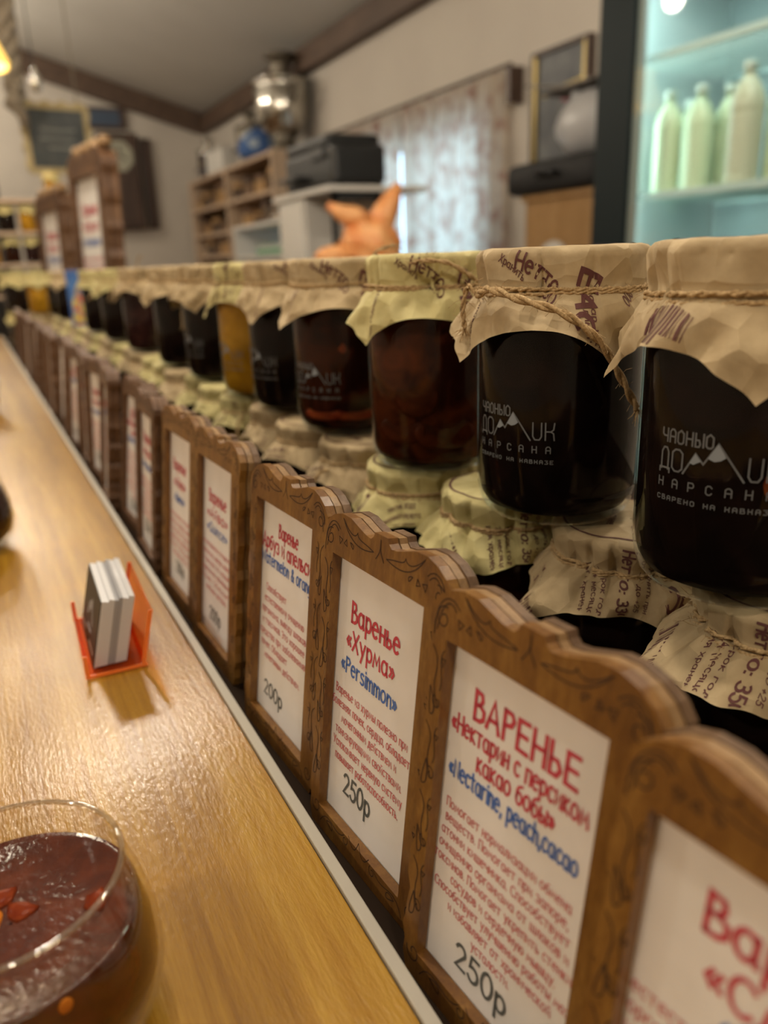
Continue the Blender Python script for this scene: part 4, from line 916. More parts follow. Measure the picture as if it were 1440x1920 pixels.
# blue printed box among the jars
bx = empty('printed_box', (.262, 2.06, UZ + .0006), 'blue cardboard box with colourful picture standing on the jars', 'box')
bx.rotation_euler.z = math.radians(-24)
MB().box((-.045, -.022, 0), (.045, .022, .128), .001).build('carton', noisy(mat('blue_print', (.05, .12, .42), .45), (.03, .08, .34), (.08, .22, .55), (1, 1, 1), 20, 3), bx)
pb = MB().prism([(-.040, .004), (-.002, .004), (-.004, .05), (-.018, .085), (-.036, .06)], -.0226, -.0222, lambda u, v, d: (u, d, v)).build('picture_print', noisy(mat('fruit_print', (.6, .2, .05), .5), (.65, .10, .03), (.75, .55, .08), (1, 1, 1), 50, 3, lo=.45, hi=.55, c3=(.2, .45, .5)), bx)

# ------------------------------------------------------------------ things on the counter
M_CLEAR = glassy('tumbler_glass', (0.97, 0.96, 0.93), base=.02, rough=0.02)
J_WET = jam('jam_wet_surface', (0.055, 0.009, 0.003), (0.10, 0.018, 0.005), 60, 0.15)
def jam_glass(x, y, k, label, jm, pieces=True):
    t = empty('jam_glass', (x, y, 0.0002), label, 'glass'); t.scale = (k, k, k)
    MB().lathe([(.0005, 0), (.028, 0), (.035, .003), (.0405, .012), (.0428, .022), (.0420, .034), (.0390, .047), (.0353, .0585), (.0345, .0605), (.0337, .0605), (.0335, .0585), (.0372, .047), (.0402, .034), (.0410, .022), (.0388, .012), (.033, .006), (.0005, .0045)], 56).build('glass_wall', M_CLEAR, t, True)
    rim = MB()
    rim.lathe([(.0345 + .0009 * math.cos(2 * PI * i / 8), .0600 + .0009 * math.sin(2 * PI * i / 8)) for i in range(8)], 56, close=True)
    rim.build('rim', MATS.get('glass_rim') or glassy('glass_rim', (.86, .82, .74), base=.16, rough=.06), t, True)
    j = MB(); pr = [(.0005, .0052), (.032, .0064), (.0384, .0122), (.0406, .022), (.0398, .034), (.0376, .0435), (.0372, .0452), (.0355, .0440), (.020, .0430), (.0005, .0432)]
    jo = j.lathe(pr, 48).build('jam', jm, t, True)
    if pieces:
        r = random.Random(5)
        for i in range(7):
            a = r.uniform(0, 2 * PI); rr = r.uniform(.004, .026); bm = bmesh.new(); bmesh.ops.create_icosphere(bm, subdivisions=2, radius=1)
            for v in bm.verts: v.co = Vector((v.co.x * r.uniform(.003, .0045), v.co.y * .005, v.co.z * .0011)) * (1 + .2 * math.sin(5 * v.co.x))
            me = bpy.data.meshes.new('jam_drip'); bm.to_mesh(me); bm.free()
            o = link_mesh('fruit_piece', me, J_FRUITR if i % 3 else J_FRUIT, jo, True); o.location = (rr * math.cos(a), rr * math.sin(a), .0432); o.rotation_euler.z = a
        bm = bmesh.new(); bmesh.ops.create_icosphere(bm, subdivisions=2, radius=1)
        for v in bm.verts: v.co = Vector((v.co.x * .0010, v.co.y * .0022, v.co.z * .0026))
        me = bpy.data.meshes.new('peel'); bm.to_mesh(me); bm.free()
        o = link_mesh('peel_piece', me, J_FRUIT, jo, True); a = math.radians(-72); o.location = (.0378 * math.cos(a), .0378 * math.sin(a), .0415); o.rotation_euler.z = a
        m = MB(); a0 = math.radians(150)
        m.lathe([(.0005, 0), (.010, .0004), (.0128, .0022), (.0100, .0036), (.0005, .0040)], 20)
        o = m.build('fruit_slice', J_FRUIT, jo, True); o.location = (-.018, .022, .0425); o.rotation_euler = (.15, .2, 0)
    return t
N, L, b = nodes(J_WET)
nz = N.new('ShaderNodeTexNoise'); nz.inputs['Scale'].default_value = 420; nz.inputs['Detail'].default_value = 4
bp = N.new('ShaderNodeBump'); bp.inputs['Strength'].default_value = .30; bp.inputs['Distance'].default_value = .0010
tc = N.new('ShaderNodeTexCoord'); L.new(tc.outputs['Object'], nz.inputs['Vector']); L.new(nz.outputs['Fac'], bp.inputs['Height']); L.new(bp.outputs[0], b.inputs['Normal'])
jam_glass(-.0215, .2185, 1.0, 'open clear tumbler of wet red-brown jam with fruit pieces', J_WET)
jam_glass(-.0440, .745, 1.12, 'dark jam tumbler standing further up the counter', J_DARK, False)
pc = empty('pale_cup', (-.012, 1.52, .0002), 'pale cup on the counter beyond the dark jam tumbler', 'cup')
MB().lathe([(.0005, 0), (.022, 0), (.026, .004), (.034, .055), (.036, .062), (.034, .062), (.032, .054), (.024, .006), (.0005, .005)], 32).build('bowl', mat('pale_china', (.70, .64, .60), .25), pc, True)
MB().tube([(-.033, 0, .05), (-.05, 0, .046), (-.054, 0, .03), (-.045, 0, .016), (-.028, 0, .014)], .0035, 8).build('handle', MATS['pale_china'], pc, True)

# business cards in an orange acrylic stand
M_ACR = bpy.data.materials.new('orange_acrylic'); M_ACR.use_nodes = True
N = M_ACR.node_tree.nodes; L = M_ACR.node_tree.links
pb_ = N['Principled BSDF']; pb_.inputs['Base Color'].default_value = (.75, .13, .02, 1); pb_.inputs['Roughness'].default_value = .08
tr = N.new('ShaderNodeBsdfTransparent'); tr.inputs[0].default_value = (1, .66, .42, 1); mx = N.new('ShaderNodeMixShader'); mx.inputs[0].default_value = .14
L.new(tr.outputs[0], mx.inputs[1]); L.new(pb_.outputs[0], mx.inputs[2]); L.new(mx.outputs[0], N['Material Output'].inputs[0])
M_ACRE = mat('orange_acrylic_edge', (.98, .24, .05), .25)
hd = empty('card_holder', (.041, .488, .0003), 'transparent orange acrylic stand holding business cards', 'card holder')
hd.rotation_euler.z = math.radians(-2); LEAN = math.tan(math.radians(14))
def pl(name, a, b, m=M_ACR): return MB().box(a, b, .0004).build(name, m, hd)
pl('base_plate', (-.016, -.044, 0), (.0185, .044, .002)); pl('front_lip', (-.0165, -.044, .0022), (-.0145, .044, .0150)); bpl = pl('back_plate', (.0155, -.044, .0022), (.0175, .044, .036))
for v in bpl.data.vertices: v.co.x += (v.co.z - .002) * LEAN
ed = MB(); ed.box((-.0168, -.0447, .0002), (.0188, -.0441, .0022)); ed.box((-.0168, -.0447, .0024), (-.0144, -.0441, .0150)); ed.box((.0153, -.0447, .0024), (.0177, -.0441, .0360))
ne = ed.build('near_edge', M_ACRE, hd)
for v in ne.data.vertices:
    if v.co.x > .012 and v.co.z > .0023: v.co.x += (v.co.z - .002) * LEAN
ed = MB(); ed.box((-.0168, .0441, .0002), (.0188, .0447, .0022)); ed.box((-.0168, .0441, .0024), (-.0144, .0447, .0150)); ed.box((.0153, .0441, .0024), (.0177, .0447, .0360)); ne = ed.build('far_edge', M_ACRE, hd)
for v in ne.data.vertices:
    if v.co.x > .012 and v.co.z > .0023: v.co.x += (v.co.z - .002) * LEAN
M_CARD = mat('card_white', (.66, .66, .68), .5); M_CARDG = mat('card_grey', (.34, .34, .36), .5); M_CARDB = mat('card_dark', (.040, .035, .030), .5)
cx = -.0120
for i in range(11):
    th = .0016 if i not in (5, 6) else .0022
    mm = M_CARDB if i == 0 else (M_CARDG if i in (5, 6) else M_CARD)
    c = empty('business_card', (.041 + cx + th / 2, .488, .0026))
    if i == 0: tag(c, 'dark business card with pale logo, foremost in the orange stand', 'card', 'business cards in the orange stand')
    elif i in (5, 6): tag(c, 'grey-edged business card in the middle of the stack', 'card', 'business cards in the orange stand')
    else: tag(c, 'white-edged business card standing in the orange stand', 'card', 'business cards in the orange stand')
    c.rotation_euler = (0, math.radians(14.0), math.radians(-2)); c.location.z += .0003 * (i > 0)
    if i == 0:
        MB().box((-th * .1, -.036, 0), (th * .48, .036, .0425)).build('card', M_CARD, c); MB().box((-th * .48, -.036, 0), (-th * .1, .036, .0425)).build('dark_face', M_CARDB, c)
        V, F = ribbon([[(-.011, .018), (-.004, .028), (0, .0235), (.005, .032), (.013, .018)], [(-.006, .0125), (.010, .0125)], [(-.03, .006), (-.012, .006)], [(.008, .006), (.03, .006)]], .0008)
        me = mesh_of('card_logo', [(-th * .48 - .0002, -p[0], p[1]) for p in V], F); link_mesh('card_logo', me, M_CARD, c)
    else: MB().box((-th * .48, -.036, 0), (th * .48, .036, .0425 - .0006 * (i % 3))).build('card', mm, c)
    cx += th + .0001

# ------------------------------------------------------------------ big carved signs, far jars on a rack
def big_sign(x, y, k, yaw, label):
    s = make_sign(y, x, yaw, 3.0, 'persimmon', label, None, M_FRAMED); s.name = 'large_sign'; s.scale = (k, k, k); s.location.z += .002
    MB().box((.058, .0030, .022), (.078, .0042, .040)).build('painted_lamp_glint', mat('painted_glint_yellow', (.75, .68, .25), .4), s)  # pale yellow slab paints in the lamp's reflection on the sheet
    for q in range(4):
        MB().lathe([(.0005, 0), (.0045, .001), (.0055, .0045), (.0035, .008), (.0005, .009)], 10, (.016 + .022 * q, .006, .1455)).build('finial', M_FRAMEC, s, True)
    return s
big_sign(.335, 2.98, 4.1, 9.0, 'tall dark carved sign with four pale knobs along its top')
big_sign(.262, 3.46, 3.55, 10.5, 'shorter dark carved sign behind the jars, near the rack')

rk = empty('jar_rack', (.18, 4.5, ZF), 'wooden tiered rack of jars under the hanging blackboard', 'rack')
for zz in (.13, .28, .43, .58): MB().box((-.42, -.07, zz - ZF - .014), (.40, .07, zz - ZF), .002).build('shelf_board', M_PALEWOOD, rk)
for xx in (-.42, .385): MB().box((xx, -.07, 0), (xx + .02, .07, 1.50 if xx < 0 else 1.52)).build('upright', M_MIDWOOD, rk)
r = random.Random(9)
for ti, zz in enumerate((.13, .28, .43)):
    for i in range(7):
        jm = [J_BLACK, J_PLUM, J_AMBER, J_BLACK, J_DARK][(i * 2 + ti) % 5]
        make_jar(-.14 + .094 * i, 4.5 + .01 * math.sin(i), zz + .0003, jm, M_KRAFTY, i, 60 + i + ti, 0,
                 'small %s jar with pale paper cover on the wooden rack' % ('amber' if jm is J_AMBER else 'dark'), 'amber jars on the rack' if jm is J_AMBER else 'dark jars on the rack')
make_jar(.47, 4.5, .5803, J_AMBER, M_KRAFTY, 1, 77, 0, 'amber jar standing alone on top of the wooden rack')
make_jar(-.05, 4.5, .5803, J_BLACK, M_KRAFT, 2, 78, 0, 'dark jar standing alone on top of the wooden rack')

# hanging blackboard on a thick rope
bb = empty('hanging_blackboard', (.59, 5.0, .76), 'dark blackboard in a pale scalloped frame hanging from a rope', 'blackboard')
bb.rotation_euler.z = math.radians(8)
MB().box((-.155, -.008, .02), (.155, .008, .325)).build('board', noisy(mat('slate', (.055, .065, .07), .6), (.045, .055, .06), (.085, .095, .10), (1, 1, 1), 9, 4), bb)
sc = MB(); pts = []
for side in range(4):
    for i in range(24):
        t = i / 24
        u, v = [(-.175 + .35 * t, 0.0), (.175, .345 * t), (.175 - .35 * t, .345), (-.175, .345 - .345 * t)][side]
        o = .012 * abs(math.sin(t * PI * 4)); u += [0, o, 0, -o][side]; v += [-o, 0, o * 1.6, 0][side]; pts.append((u, v))
n = len(pts); V = []; F = []
for d in (-.014, .012):
    V += [(p[0], d, p[1]) for p in pts]; V += [(min(max(p[0], -.150), .150), d, min(max(p[1], .025), .320)) for p in pts]
for i in range(n):
    j = (i + 1) % n; F += [(i, j, n + j, n + i), (2 * n + i, 3 * n + i, 3 * n + j, 2 * n + j), (i, 2 * n + i, 2 * n + j, j), (n + i, n + j, 3 * n + j, 3 * n + i)]
sc.add(V, F).build('scalloped_frame', noisy(mat('pale_gilt', (.42, .34, .17), .55), (.36, .28, .13), (.52, .43, .24), (1, 1, 1), 30, 3), bb)
V, F = ribbon([[(-.08, .22), (.02, .215), (.09, .22)], [(-.09, .175), (.08, .17)], [(-.05, .13), (.07, .128)]], .006)
link_mesh('chalk_lines', mesh_of('chalk_lines', [(p[0], -.0095, p[1]) for p in V], F), mat('chalk', (.22, .23, .22), .9), bb)
for xx in (-.13, .13): MB().tube([(xx, 0, .345), (xx, 0, ceil_z(.59 + xx) - .76 - .002)], .004, 6).build('hanging_cord', mat('thin_cord', (.20, .17, .13), .9), bb)
rp = empty('thick_rope', (.395, 4.84, 1.12), 'thick twisted pale rope hanging from the ceiling', 'rope')
m = MB(); top = ceil_z(.56) - 1.12 - .03
for ph in (0, 2.1, 4.2):
    m.tube([(.028 * math.cos(i * .33 + ph) + .05 * i / 90, .028 * math.sin(i * .33 + ph), top * i / 90) for i in range(91)], .024, 7)
m.build('strands', noisy(mat('old_rope', (.24, .20, .15), .9), (.16, .13, .10), (.34, .29, .22), (1, 1, 1), 60, 3), rp, True)
MB().tube([(.01, 0, 0), (-.02, .005, -.05), (.02, .01, -.09), (.03, .02, -.16)], [.05, .045, .03, .02], 8).build('knot', MATS['old_rope'], rp, True)
gp = empty('glass_drop', tuple(at(70, 175, y=4.4)), 'small shiny glass drop hanging beside the rope', 'ornament')
MB().lathe([(.0005, 0), (.020, .012), (.028, .04), (.024, .07), (.010, .095), (.008, .11), (.0005, .112)], 20).build('drop', mat('mirror_glass', (.8, .8, .75), .08, .8), gp, True)
MB().tube([(0, 0, .11), (0, 0, ceil_z(gp.location.x) - gp.location.z)], .003, 5).build('cord', M_BLACK, gp)

# ------------------------------------------------------------------ far wall
dc = empty('dark_cabinet', (-.02, 6.3, ZF), 'tall dark cabinet with a brown top rail at the far end', 'cabinet')
MB().box((-.55, 0, 0), (.33, .45, 2.08), .01).build('body', mat('near_black_wood', (.012, .011, .011), .35), dc)
MB().box((-.57, -.02, 2.085), (.35, .47, 2.25), .01).build('top_rail', M_DARKWOOD, dc)
MB().box((-.50, -.012, .10), (-.03, -.001, 2.0), .004).build('door', MATS['near_black_wood'], dc); MB().box((.0, -.012, .10), (.29, -.001, 2.0), .004).build('door', MATS['near_black_wood'], dc)
MB().box((-.06, -.03, 1.0), (-.045, -.012, 1.15), .003).build('handle', M_STEEL, dc)
ck = empty('wall_clock', (1.67, YW - .13, .64), 'large dark wooden wall clock with a pale octagonal dial', 'clock')
MB().box((-.26, 0, 0), (.14, .13, .92), .01).build('case', M_DARKWOOD, ck)
MB().box((-.22, -.02, .05), (.10, -.001, .50), .006).build('lower_panel', M_DARKWOOD, ck)
m = MB(); m.prism([(-.06 + .145 * math.cos(PI / 8 + k * PI / 4), .70 + .155 * math.sin(PI / 8 + k * PI / 4)) for k in range(8)], -.012, -.001, lambda u, v, d: (u, d, v)); dl = m.build('dial', mat('aged_dial', (.36, .35, .27), .5), ck)
V, F = ribbon([[(-.06, .70), (-.06, .80)], [(-.06, .70), (.0, .67)]], .008); link_mesh('clock_hands', mesh_of('clock_hands', [(p[0], -.014, p[1]) for p in V], F), M_BLACK, dl)
sb = empty('dark_board', (1.90, YW - .06, .64), 'narrow dark wooden board on the wall beside the clock', 'board')
MB().box((-.055, 0, 0), (.055, .058, .88), .008).build('plank', M_DARKWOOD, sb)
MB().box((-.035, -.012, .05), (.035, -.001, .83), .006).build('raised_panel', M_DARKWOOD, sb)
bp_ = empty('blue_picture', (1.52, YW - .05, 1.60), 'small blue picture hanging above the clock', 'picture')
MB().box((-.19, 0, 0), (.22, .045, .20), .006).build('frame', M_DARKWOOD, bp_); MB().box((-.16, -.008, .03), (.16, -.001, .17)).build('print', mat('dull_blue', (.05, .075, .12), .6), bp_)

# ------------------------------------------------------------------ bookcase with carved things
bkx0, bkx1, bky0, bky1 = 2.18, 2.54, 5.95, 8.45
bk_ = empty('bookcase', ((bkx0 + bkx1) / 2, (bky0 + bky1) / 2, ZF), 'pale wooden bookcase full of carved wooden boxes', 'bookcase')
hx, hy = (bkx1 - bkx0) / 2, (bky1 - bky0) / 2
for yy_ in (-hy, -.02, hy - .04): MB().box((-hx, yy_, 0), (hx, yy_ + .04, 2.0), .004).build('side_panel', M_PALEWOOD, bk_)
SH = [.30, .62, .94, 1.26, 1.46, 1.70, 1.965]
for zz in SH:
    for (a, b) in ((-hy + .041, -.021), (.021, hy - .041)): MB().box((-hx, a, zz), (hx - .02, b, zz + .03), .003).build('shelf_board', M_PALEWOOD, bk_)
MB().box((hx - .018, -hy, 0), (hx, hy, 2.0)).build('back_panel', M_DARKWOOD, bk_)
r = random.Random(21); ci = 0
M_CARV = [M_DARKWOOD, M_MIDWOOD, wood('walnut', (.10, .055, .03), (.14, .08, .045), (.19, .11, .065), (8, 8, 2), .5, .2, .001, 0, 3.0)]
for zz in SH[2:6]:
    nx = SH[SH.index(zz) + 1]; y = bky0 + .07
    while y < bky1 - .25:
        wd = r.uniform(.13, .24); hh = min(r.uniform(.10, .20), nx - zz - .05)
        if not (y + wd > (bky0 + bky1) / 2 - .04 and y < (bky0 + bky1) / 2 + .04):
            mm = M_CARV[ci % 3]; nm = ('dark', 'tan', 'walnut')[ci % 3]
            bxx = empty('carved_box', (2.34, y + wd / 2, ZF + zz + .0305), '%s carved wooden box on the bookcase shelves' % nm, 'box', '%s carved boxes in the bookcase' % nm)
            MB().box((-.11, -wd / 2, 0), (.11, wd / 2, hh * .7), .006).build('body', mm, bxx)
            m = MB(); m.prism([(-wd / 2, hh * .7 + .001), (wd / 2, hh * .7 + .001), (wd * .3, hh), (-wd * .3, hh)], -.11, .11, lambda u, v, d: (d, u, v)); m.build('lid', M_CARV[(ci + 1) % 3], bxx)
            MB().box((-.116, -.015, hh * .45), (-.1105, .015, hh * .62)).build('clasp', M_GOLD, bxx); ci += 1
        y += wd + r.uniform(.03, .09)
ZB = ZF + 2.0005
def samovar(x, y, k, label, m1, m2):
    t = empty('samovar', (x, y, ZB), label, 'samovar'); t.scale = (k, k, k)
    MB().lathe([(.0005, 0), (.11, 0), (.11, .02), (.07, .035), (.06, .07), (.09, .09), (.0005, .092)], 28).build('foot', m2, t, True)
    MB().lathe([(.0005, .093), (.10, .093), (.14, .13), (.165, .22), (.17, .34), (.155, .36), (.175, .375), (.175, .39), (.12, .405), (.0005, .41)], 32).build('body', m1, t, True)
    MB().lathe([(.0005, .411), (.07, .411), (.055, .45), (.06, .50), (.095, .515), (.095, .53), (.05, .54), (.0005, .545)], 24).build('crown', m2, t, True)
    for s in (-1, 1): MB().tube([(0, s * .155, .33), (0, s * .22, .34), (0, s * .235, .29), (0, s * .17, .25)], .012, 8).build('handle', m2, t, True)
    MB().tube([(-.13, 0, .15), (-.21, 0, .15), (-.215, 0, .12)], .015, 8).build('tap', m2, t, True)
    return t
samovar(2.36, 6.12, 1.25, 'big shiny metal samovar at the near end of the bookcase top', M_STEEL, M_BRASS)
samovar(2.38, 8.28, .72, 'small silver samovar at the far end of the bookcase top', M_STEEL, M_STEEL)
samovar(2.40, 7.02, .80, 'dark tarnished samovar in the middle of the bookcase top', M_BRASS, M_BRASS)
hb = empty('blue_bag', (2.34, 6.60, ZB), 'blue and white cloth bag slumped on top of the bookcase', 'bag')
MB().lathe([(.0005, 0), (.17, .005), (.20, .06), (.19, .13), (.14, .20), (.06, .235), (.0005, .24)], 24).build('body', noisy(mat('blue_cloth', (.05, .12, .28), .8), (.04, .10, .27), (.30, .36, .42), (1, 1, 1), 7, 2, lo=.5, hi=.56), hb, True)
MB().tube([(-.06, 0, .225), (-.05, .0, .27), (.05, 0, .27), (.06, 0, .225)], .012, 6).build('handle', MATS['blue_cloth'], hb, True)
wb = empty('white_box', (2.26, 7.50, ZB), 'plain white carton on top of the bookcase', 'box')
MB().box((-.07, -.26, 0), (.07, .26, .16), .004).build('carton', M_WHITE, wb); MB().box((-.072, -.262, .1605), (.072, .262, .185), .004).build('lid', M_WHITE, wb)
db = empty('dark_gift_box', (2.24, 7.93, ZB), 'dark purple box with a small gold emblem on the bookcase', 'box')
MB().box((-.05, -.09, 0), (.03, .09, .20), .004).build('carton', mat('dark_purple', (.03, .022, .035), .5), db)
m = MB(); m.lathe([(.0005, 0), (.03, 0), (.03, .008), (.0005, .008)], 16); o = m.build('emblem', M_GOLD, db); o.rotation_euler = (0, -PI / 2, 0); o.location = (-.051, -.03, .12)

# ------------------------------------------------------------------ office corner: printer, cabinet, shelf, bag
cb = empty('white_cabinet', (1.72, 3.66, ZF), 'white cabinet under the black printer', 'cabinet')
MB().box((-.24, -.02, 0), (.22, .33, 1.475), .004).build('body', M_WHITE, cb)
MB().box((-.26, -.35, 1.476), (.24, .36, 1.500), .003).build('top', M_WHITE, cb)
for xx in (-.235, -.02): MB().box((xx, -.335, 0), (xx + .022, -.313, 1.475)).build('leg', M_BLACK, cb)
MB().box((-.235, -.335, 1.44), (.0, -.313, 1.474)).build('rail', M_BLACK, cb)
MB().box((-.248, .0, .9), (-.2405, .31, 1.46), .002).build('door', M_WHITE, cb)
pt = empty('printer', (1.70, 3.66, ZF + 1.5005), 'black office printer on the white cabinet', 'printer')
MB().box((-.20, -.33, .01), (.06, .26, .17), .02).build('body', M_BLACK, pt)
MB().box((-.19, -.24, .1705), (.08, .27, .225), .02).build('scanner_lid', M_BLACK, pt)
MB().box((-.27, -.05, .05), (-.2005, .2, .065), .004).build('paper_tray', M_BLACK, pt)
MB().box((-.215, -.25, .12), (-.2005, -.10, .165), .004).build('control_panel', mat('dark_grey_plastic', (.03, .032, .035), .35), pt)
for (xx, yy_) in ((-.17, -.3), (.03, -.3), (-.17, .23), (.03, .23)): MB().box((xx - .015, yy_ - .015, 0), (xx + .015, yy_ + .015, .0095)).build('foot', M_BLACK, pt)
ws = empty('white_shelf_unit', (1.85, 4.75, ZF), 'open white shelf unit behind the printer cabinet', 'shelf')
for (a, b) in (((-.25, -.45, 0), (.2, -.43, 1.42)), ((-.25, .43, 0), (.2, .45, 1.42))): MB().box(a, b).build('side_panel', M_WHITE, ws)
for zz in (.6, .95, 1.22, 1.40): MB().box((-.25, -.428, zz), (.2, .428, zz + .02)).build('shelf_board', M_WHITE, ws)
MB().box((.18, -.428, 0), (.198, .428, .59)).build('back_panel', M_WHITE, ws)
tr_ = empty('paper_tray', (1.78, 4.55, ZF + 1.4205), 'dark letter tray with papers on the white shelf unit', 'tray')
MB().box((-.12, -.16, 0), (.12, .16, .02), .003).build('tray', M_BLACK, tr_); MB().box((-.12, -.16, .06), (.12, .16, .075), .003).build('tray', M_BLACK, tr_)
for (a, b) in ((-.115, -.155), (.105, -.155), (-.115, .145), (.105, .145)): MB().box((a, b, .0205), (a + .01, b + .01, .0595)).build('post', M_BLACK, tr_)
MB().box((-.10, -.14, .0205), (.10, .14, .035)).build('paper_stack', M_WHITE, tr_)
gf = empty('green_folder', (1.75, 4.62, ZF + 1.2405), 'green folder lying on the middle white shelf', 'folder')
MB().box((-.13, -.28, 0), (.13, .2, .03), .004).build('cover', mat('green_card', (.03, .22, .10), .5), gf); MB().box((-.125, -.29, .0305), (.125, .19, .05), .002).build('papers', M_WHITE, gf)
MB().box((-.13, -.30, .0505), (.13, .2, .056), .002).build('cover', MATS['green_card'], gf)
mo = empty('grey_monitor', (1.80, 4.60, ZF + .9705), 'grey screen standing inside the white shelf unit', 'monitor')
MB().box((-.02, -.25, .05), (.02, .25, .24), .006).build('screen', mat('grey_screen', (.20, .21, .20), .4), mo); MB().box((-.03, -.03, .012), (.03, .03, .05)).build('neck', M_BLACK, mo); MB().box((-.08, -.1, 0), (.08, .1, .012), .003).build('base', M_BLACK, mo)

ds = empty('side_desk', (1.36, 2.70, ZF), 'white side desk standing behind the jar display', 'desk')
MB().box((-.28, -.28, 1.12), (.20, .34, 1.15), .004).build('desktop', M_WHITE, ds)
for (a, b) in ((-.26, -.26), (.16, -.26), (-.26, .30), (.16, .30)): MB().box((a, b, 0), (a + .03, b + .03, 1.119)).build('leg', M_BLACK, ds)
ob = empty('orange_bag', (1.36, 2.72, ZF + 1.1505), 'orange plastic bag with knotted handles sticking up', 'bag')
m = MB(); bm = bmesh.new(); bmesh.ops.create_icosphere(bm, subdivisions=4, radius=1.0)
for v in bm.verts:
    k = 1 + .10 * math.sin(9 * v.co.x + 4 * v.co.z) * math.sin(7 * v.co.y + 3 * v.co.z) + .05 * math.sin(17 * v.co.z + 8 * v.co.x)
    v.co = Vector((v.co.x * .115 * k, v.co.y * .10 * k, max(-.085, v.co.z * .10 * k) + .086))
bm.verts.index_update(); m.add([v.co[:] for v in bm.verts], [[v.index for v in f.verts] for f in bm.faces]); bm.free()
M_ORB = noisy(mat('orange_plastic', (.62, .19, .035), .4, trans=0.0), (.62, .20, .05), (.80, .40, .16), (1, 1, 1), 14, 3, .3, .01)
m.build('body', M_ORB, ob, True)
MB().tube([(.03, 0, .14), (.06, 0, .19), (.10, .0, .25), (.125, .0, .30)], [.055, .05, .035, .012], 10).build('handle', M_ORB, ob, True)
MB().tube([(-.02, 0, .15), (-.07, 0, .185), (-.12, 0, .20), (-.165, .0, .225)], [.05, .042, .028, .012], 10).build('handle', M_ORB, ob, True)
MB().tube([(-.09, 0, .05), (-.15, 0, .062), (-.19, 0, .055), (-.225, 0, .05)], [.04, .03, .028, .012], 10).build('loose_flap', M_ORB, ob, True)

# ------------------------------------------------------------------ curtain
M_CURT = bpy.data.materials.new('sheer_curtain'); M_CURT.use_nodes = True
N = M_CURT.node_tree.nodes; L = M_CURT.node_tree.links; N.remove(N['Principled BSDF'])
df = N.new('ShaderNodeBsdfDiffuse'); tl = N.new('ShaderNodeBsdfTranslucent'); mx = N.new('ShaderNodeMixShader'); mx.inputs[0].default_value = .55
tc = N.new('ShaderNodeTexCoord'); nz = N.new('ShaderNodeTexNoise'); nz.inputs['Scale'].default_value = 13; nz.inputs['Detail'].default_value = 2
cr = N.new('ShaderNodeValToRGB'); e = cr.color_ramp.elements; e[0].position = .46; e[0].color = (.66, .58, .48, 1); e[1].position = .66; e[1].color = (.46, .30, .23, 1)
L.new(tc.outputs['Object'], nz.inputs['Vector']); L.new(nz.outputs['Fac'], cr.inputs[0]); L.new(cr.outputs[0], df.inputs[0]); L.new(cr.outputs[0], tl.inputs[0])
L.new(df.outputs[0], mx.inputs[1]); L.new(tl.outputs[0], mx.inputs[2]); L.new(mx.outputs[0], N['Material Output'].inputs[0])
def curtain(y0, y1, seed, label):
    t = empty('curtain', (2.505, y0, -.45), label, 'curtain'); r = random.Random(seed)
    n = int((y1 - y0) / .012); V = []; F = []; rows = 14
    for j in range(rows + 1):
        z = 1.54 * j / rows
        for i in range(n + 1):
            yv = (y1 - y0) * i / n; V.append((.020 * math.sin(yv * 48 + seed) + .010 * math.sin(yv * 21 + 2 * seed) * (1 - j / rows * .4), yv + .012 * math.sin(yv * 30 + seed) + .025 * (1 - j / rows) * math.sin(yv * 3), z))
    for j in range(rows):
        for i in range(n): a = j * (n + 1) + i; F.append((a, a + 1, a + n + 2, a + n + 1))
    o = link_mesh('cloth', mesh_of('cloth', V, F), M_CURT, t, True)
    return t
curtain(3.47, 4.545, 1, 'sheer patterned curtain panel next to the framed picture')
curtain(4.575, 5.83, 2, 'sheer patterned curtain panel behind the black printer')
rd = empty('curtain_rod', (2.505, 3.43, 1.106), 'thin dark curtain rod above the window', 'rod')
MB().tube([(0, 0, 0), (0, 2.48, 0)], .010, 8).build('rod', M_DARKWOOD, rd)
for yy_ in (.0, 2.45): MB().box((-.02, yy_ - .02, -.17), (.064, yy_ + .012, -.0105) if yy_ == 0 else (.064, yy_ + .012, -.0105)).build('bracket', M_DARKWOOD, rd)

# ------------------------------------------------------------------ wall picture, cabinet with bags
pf = empty('framed_picture', (2.555, 3.105, .62), 'gold-edged framed picture with a yellow boat shape on dark ground', 'picture')
for (a, b) in (((-.03, -.20, 0), (.01, -.18, .50)), ((-.03, .18, 0), (.01, .20, .50)), ((-.03, -.1795, 0), (.01, .1795, .02)), ((-.03, -.1795, .48), (.01, .1795, .50))):
    MB().box(a, b, .003).build('frame_bar', M_DARKWOOD, pf)
for (a, b) in (((-.026, -.179, .0205), (.0, -.160, .4795)), ((-.026, .160, .0205), (.0, .179, .4795))): MB().box(a, b, .002).build('gilt_slip', M_GOLD, pf)
MB().box((-.012, -.159, .0205), (.0, .159, .4795)).build('canvas', noisy(mat('dark_canvas', (.06, .065, .075), .5), (.04, .045, .055), (.12, .125, .13), (1, 1, 1), 8, 3), pf)
m = MB(); m.prism([(-.155, .315), (-.05, .295), (.07, .30), (.13, .305), (.05, .325), (-.02, .335), (-.155, .345)], -.0145, -.0125, lambda u, v, d: (d, u, v)); m.build('boat_shape', mat('boat_yellow', (.55, .40, .10), .5), pf)
m = MB(); m.prism([(-.06, .265), (-.02, .265), (-.015, .292), (-.06, .292)], -.0145, -.0125, lambda u, v, d: (d, u, v)); m.build('red_patch', mat('boat_red', (.35, .05, .08), .5), pf)
wc = empty('wood_cabinet', (2.40, 2.74, ZF), 'tan wooden cabinet standing between curtain and fridge', 'cabinet')
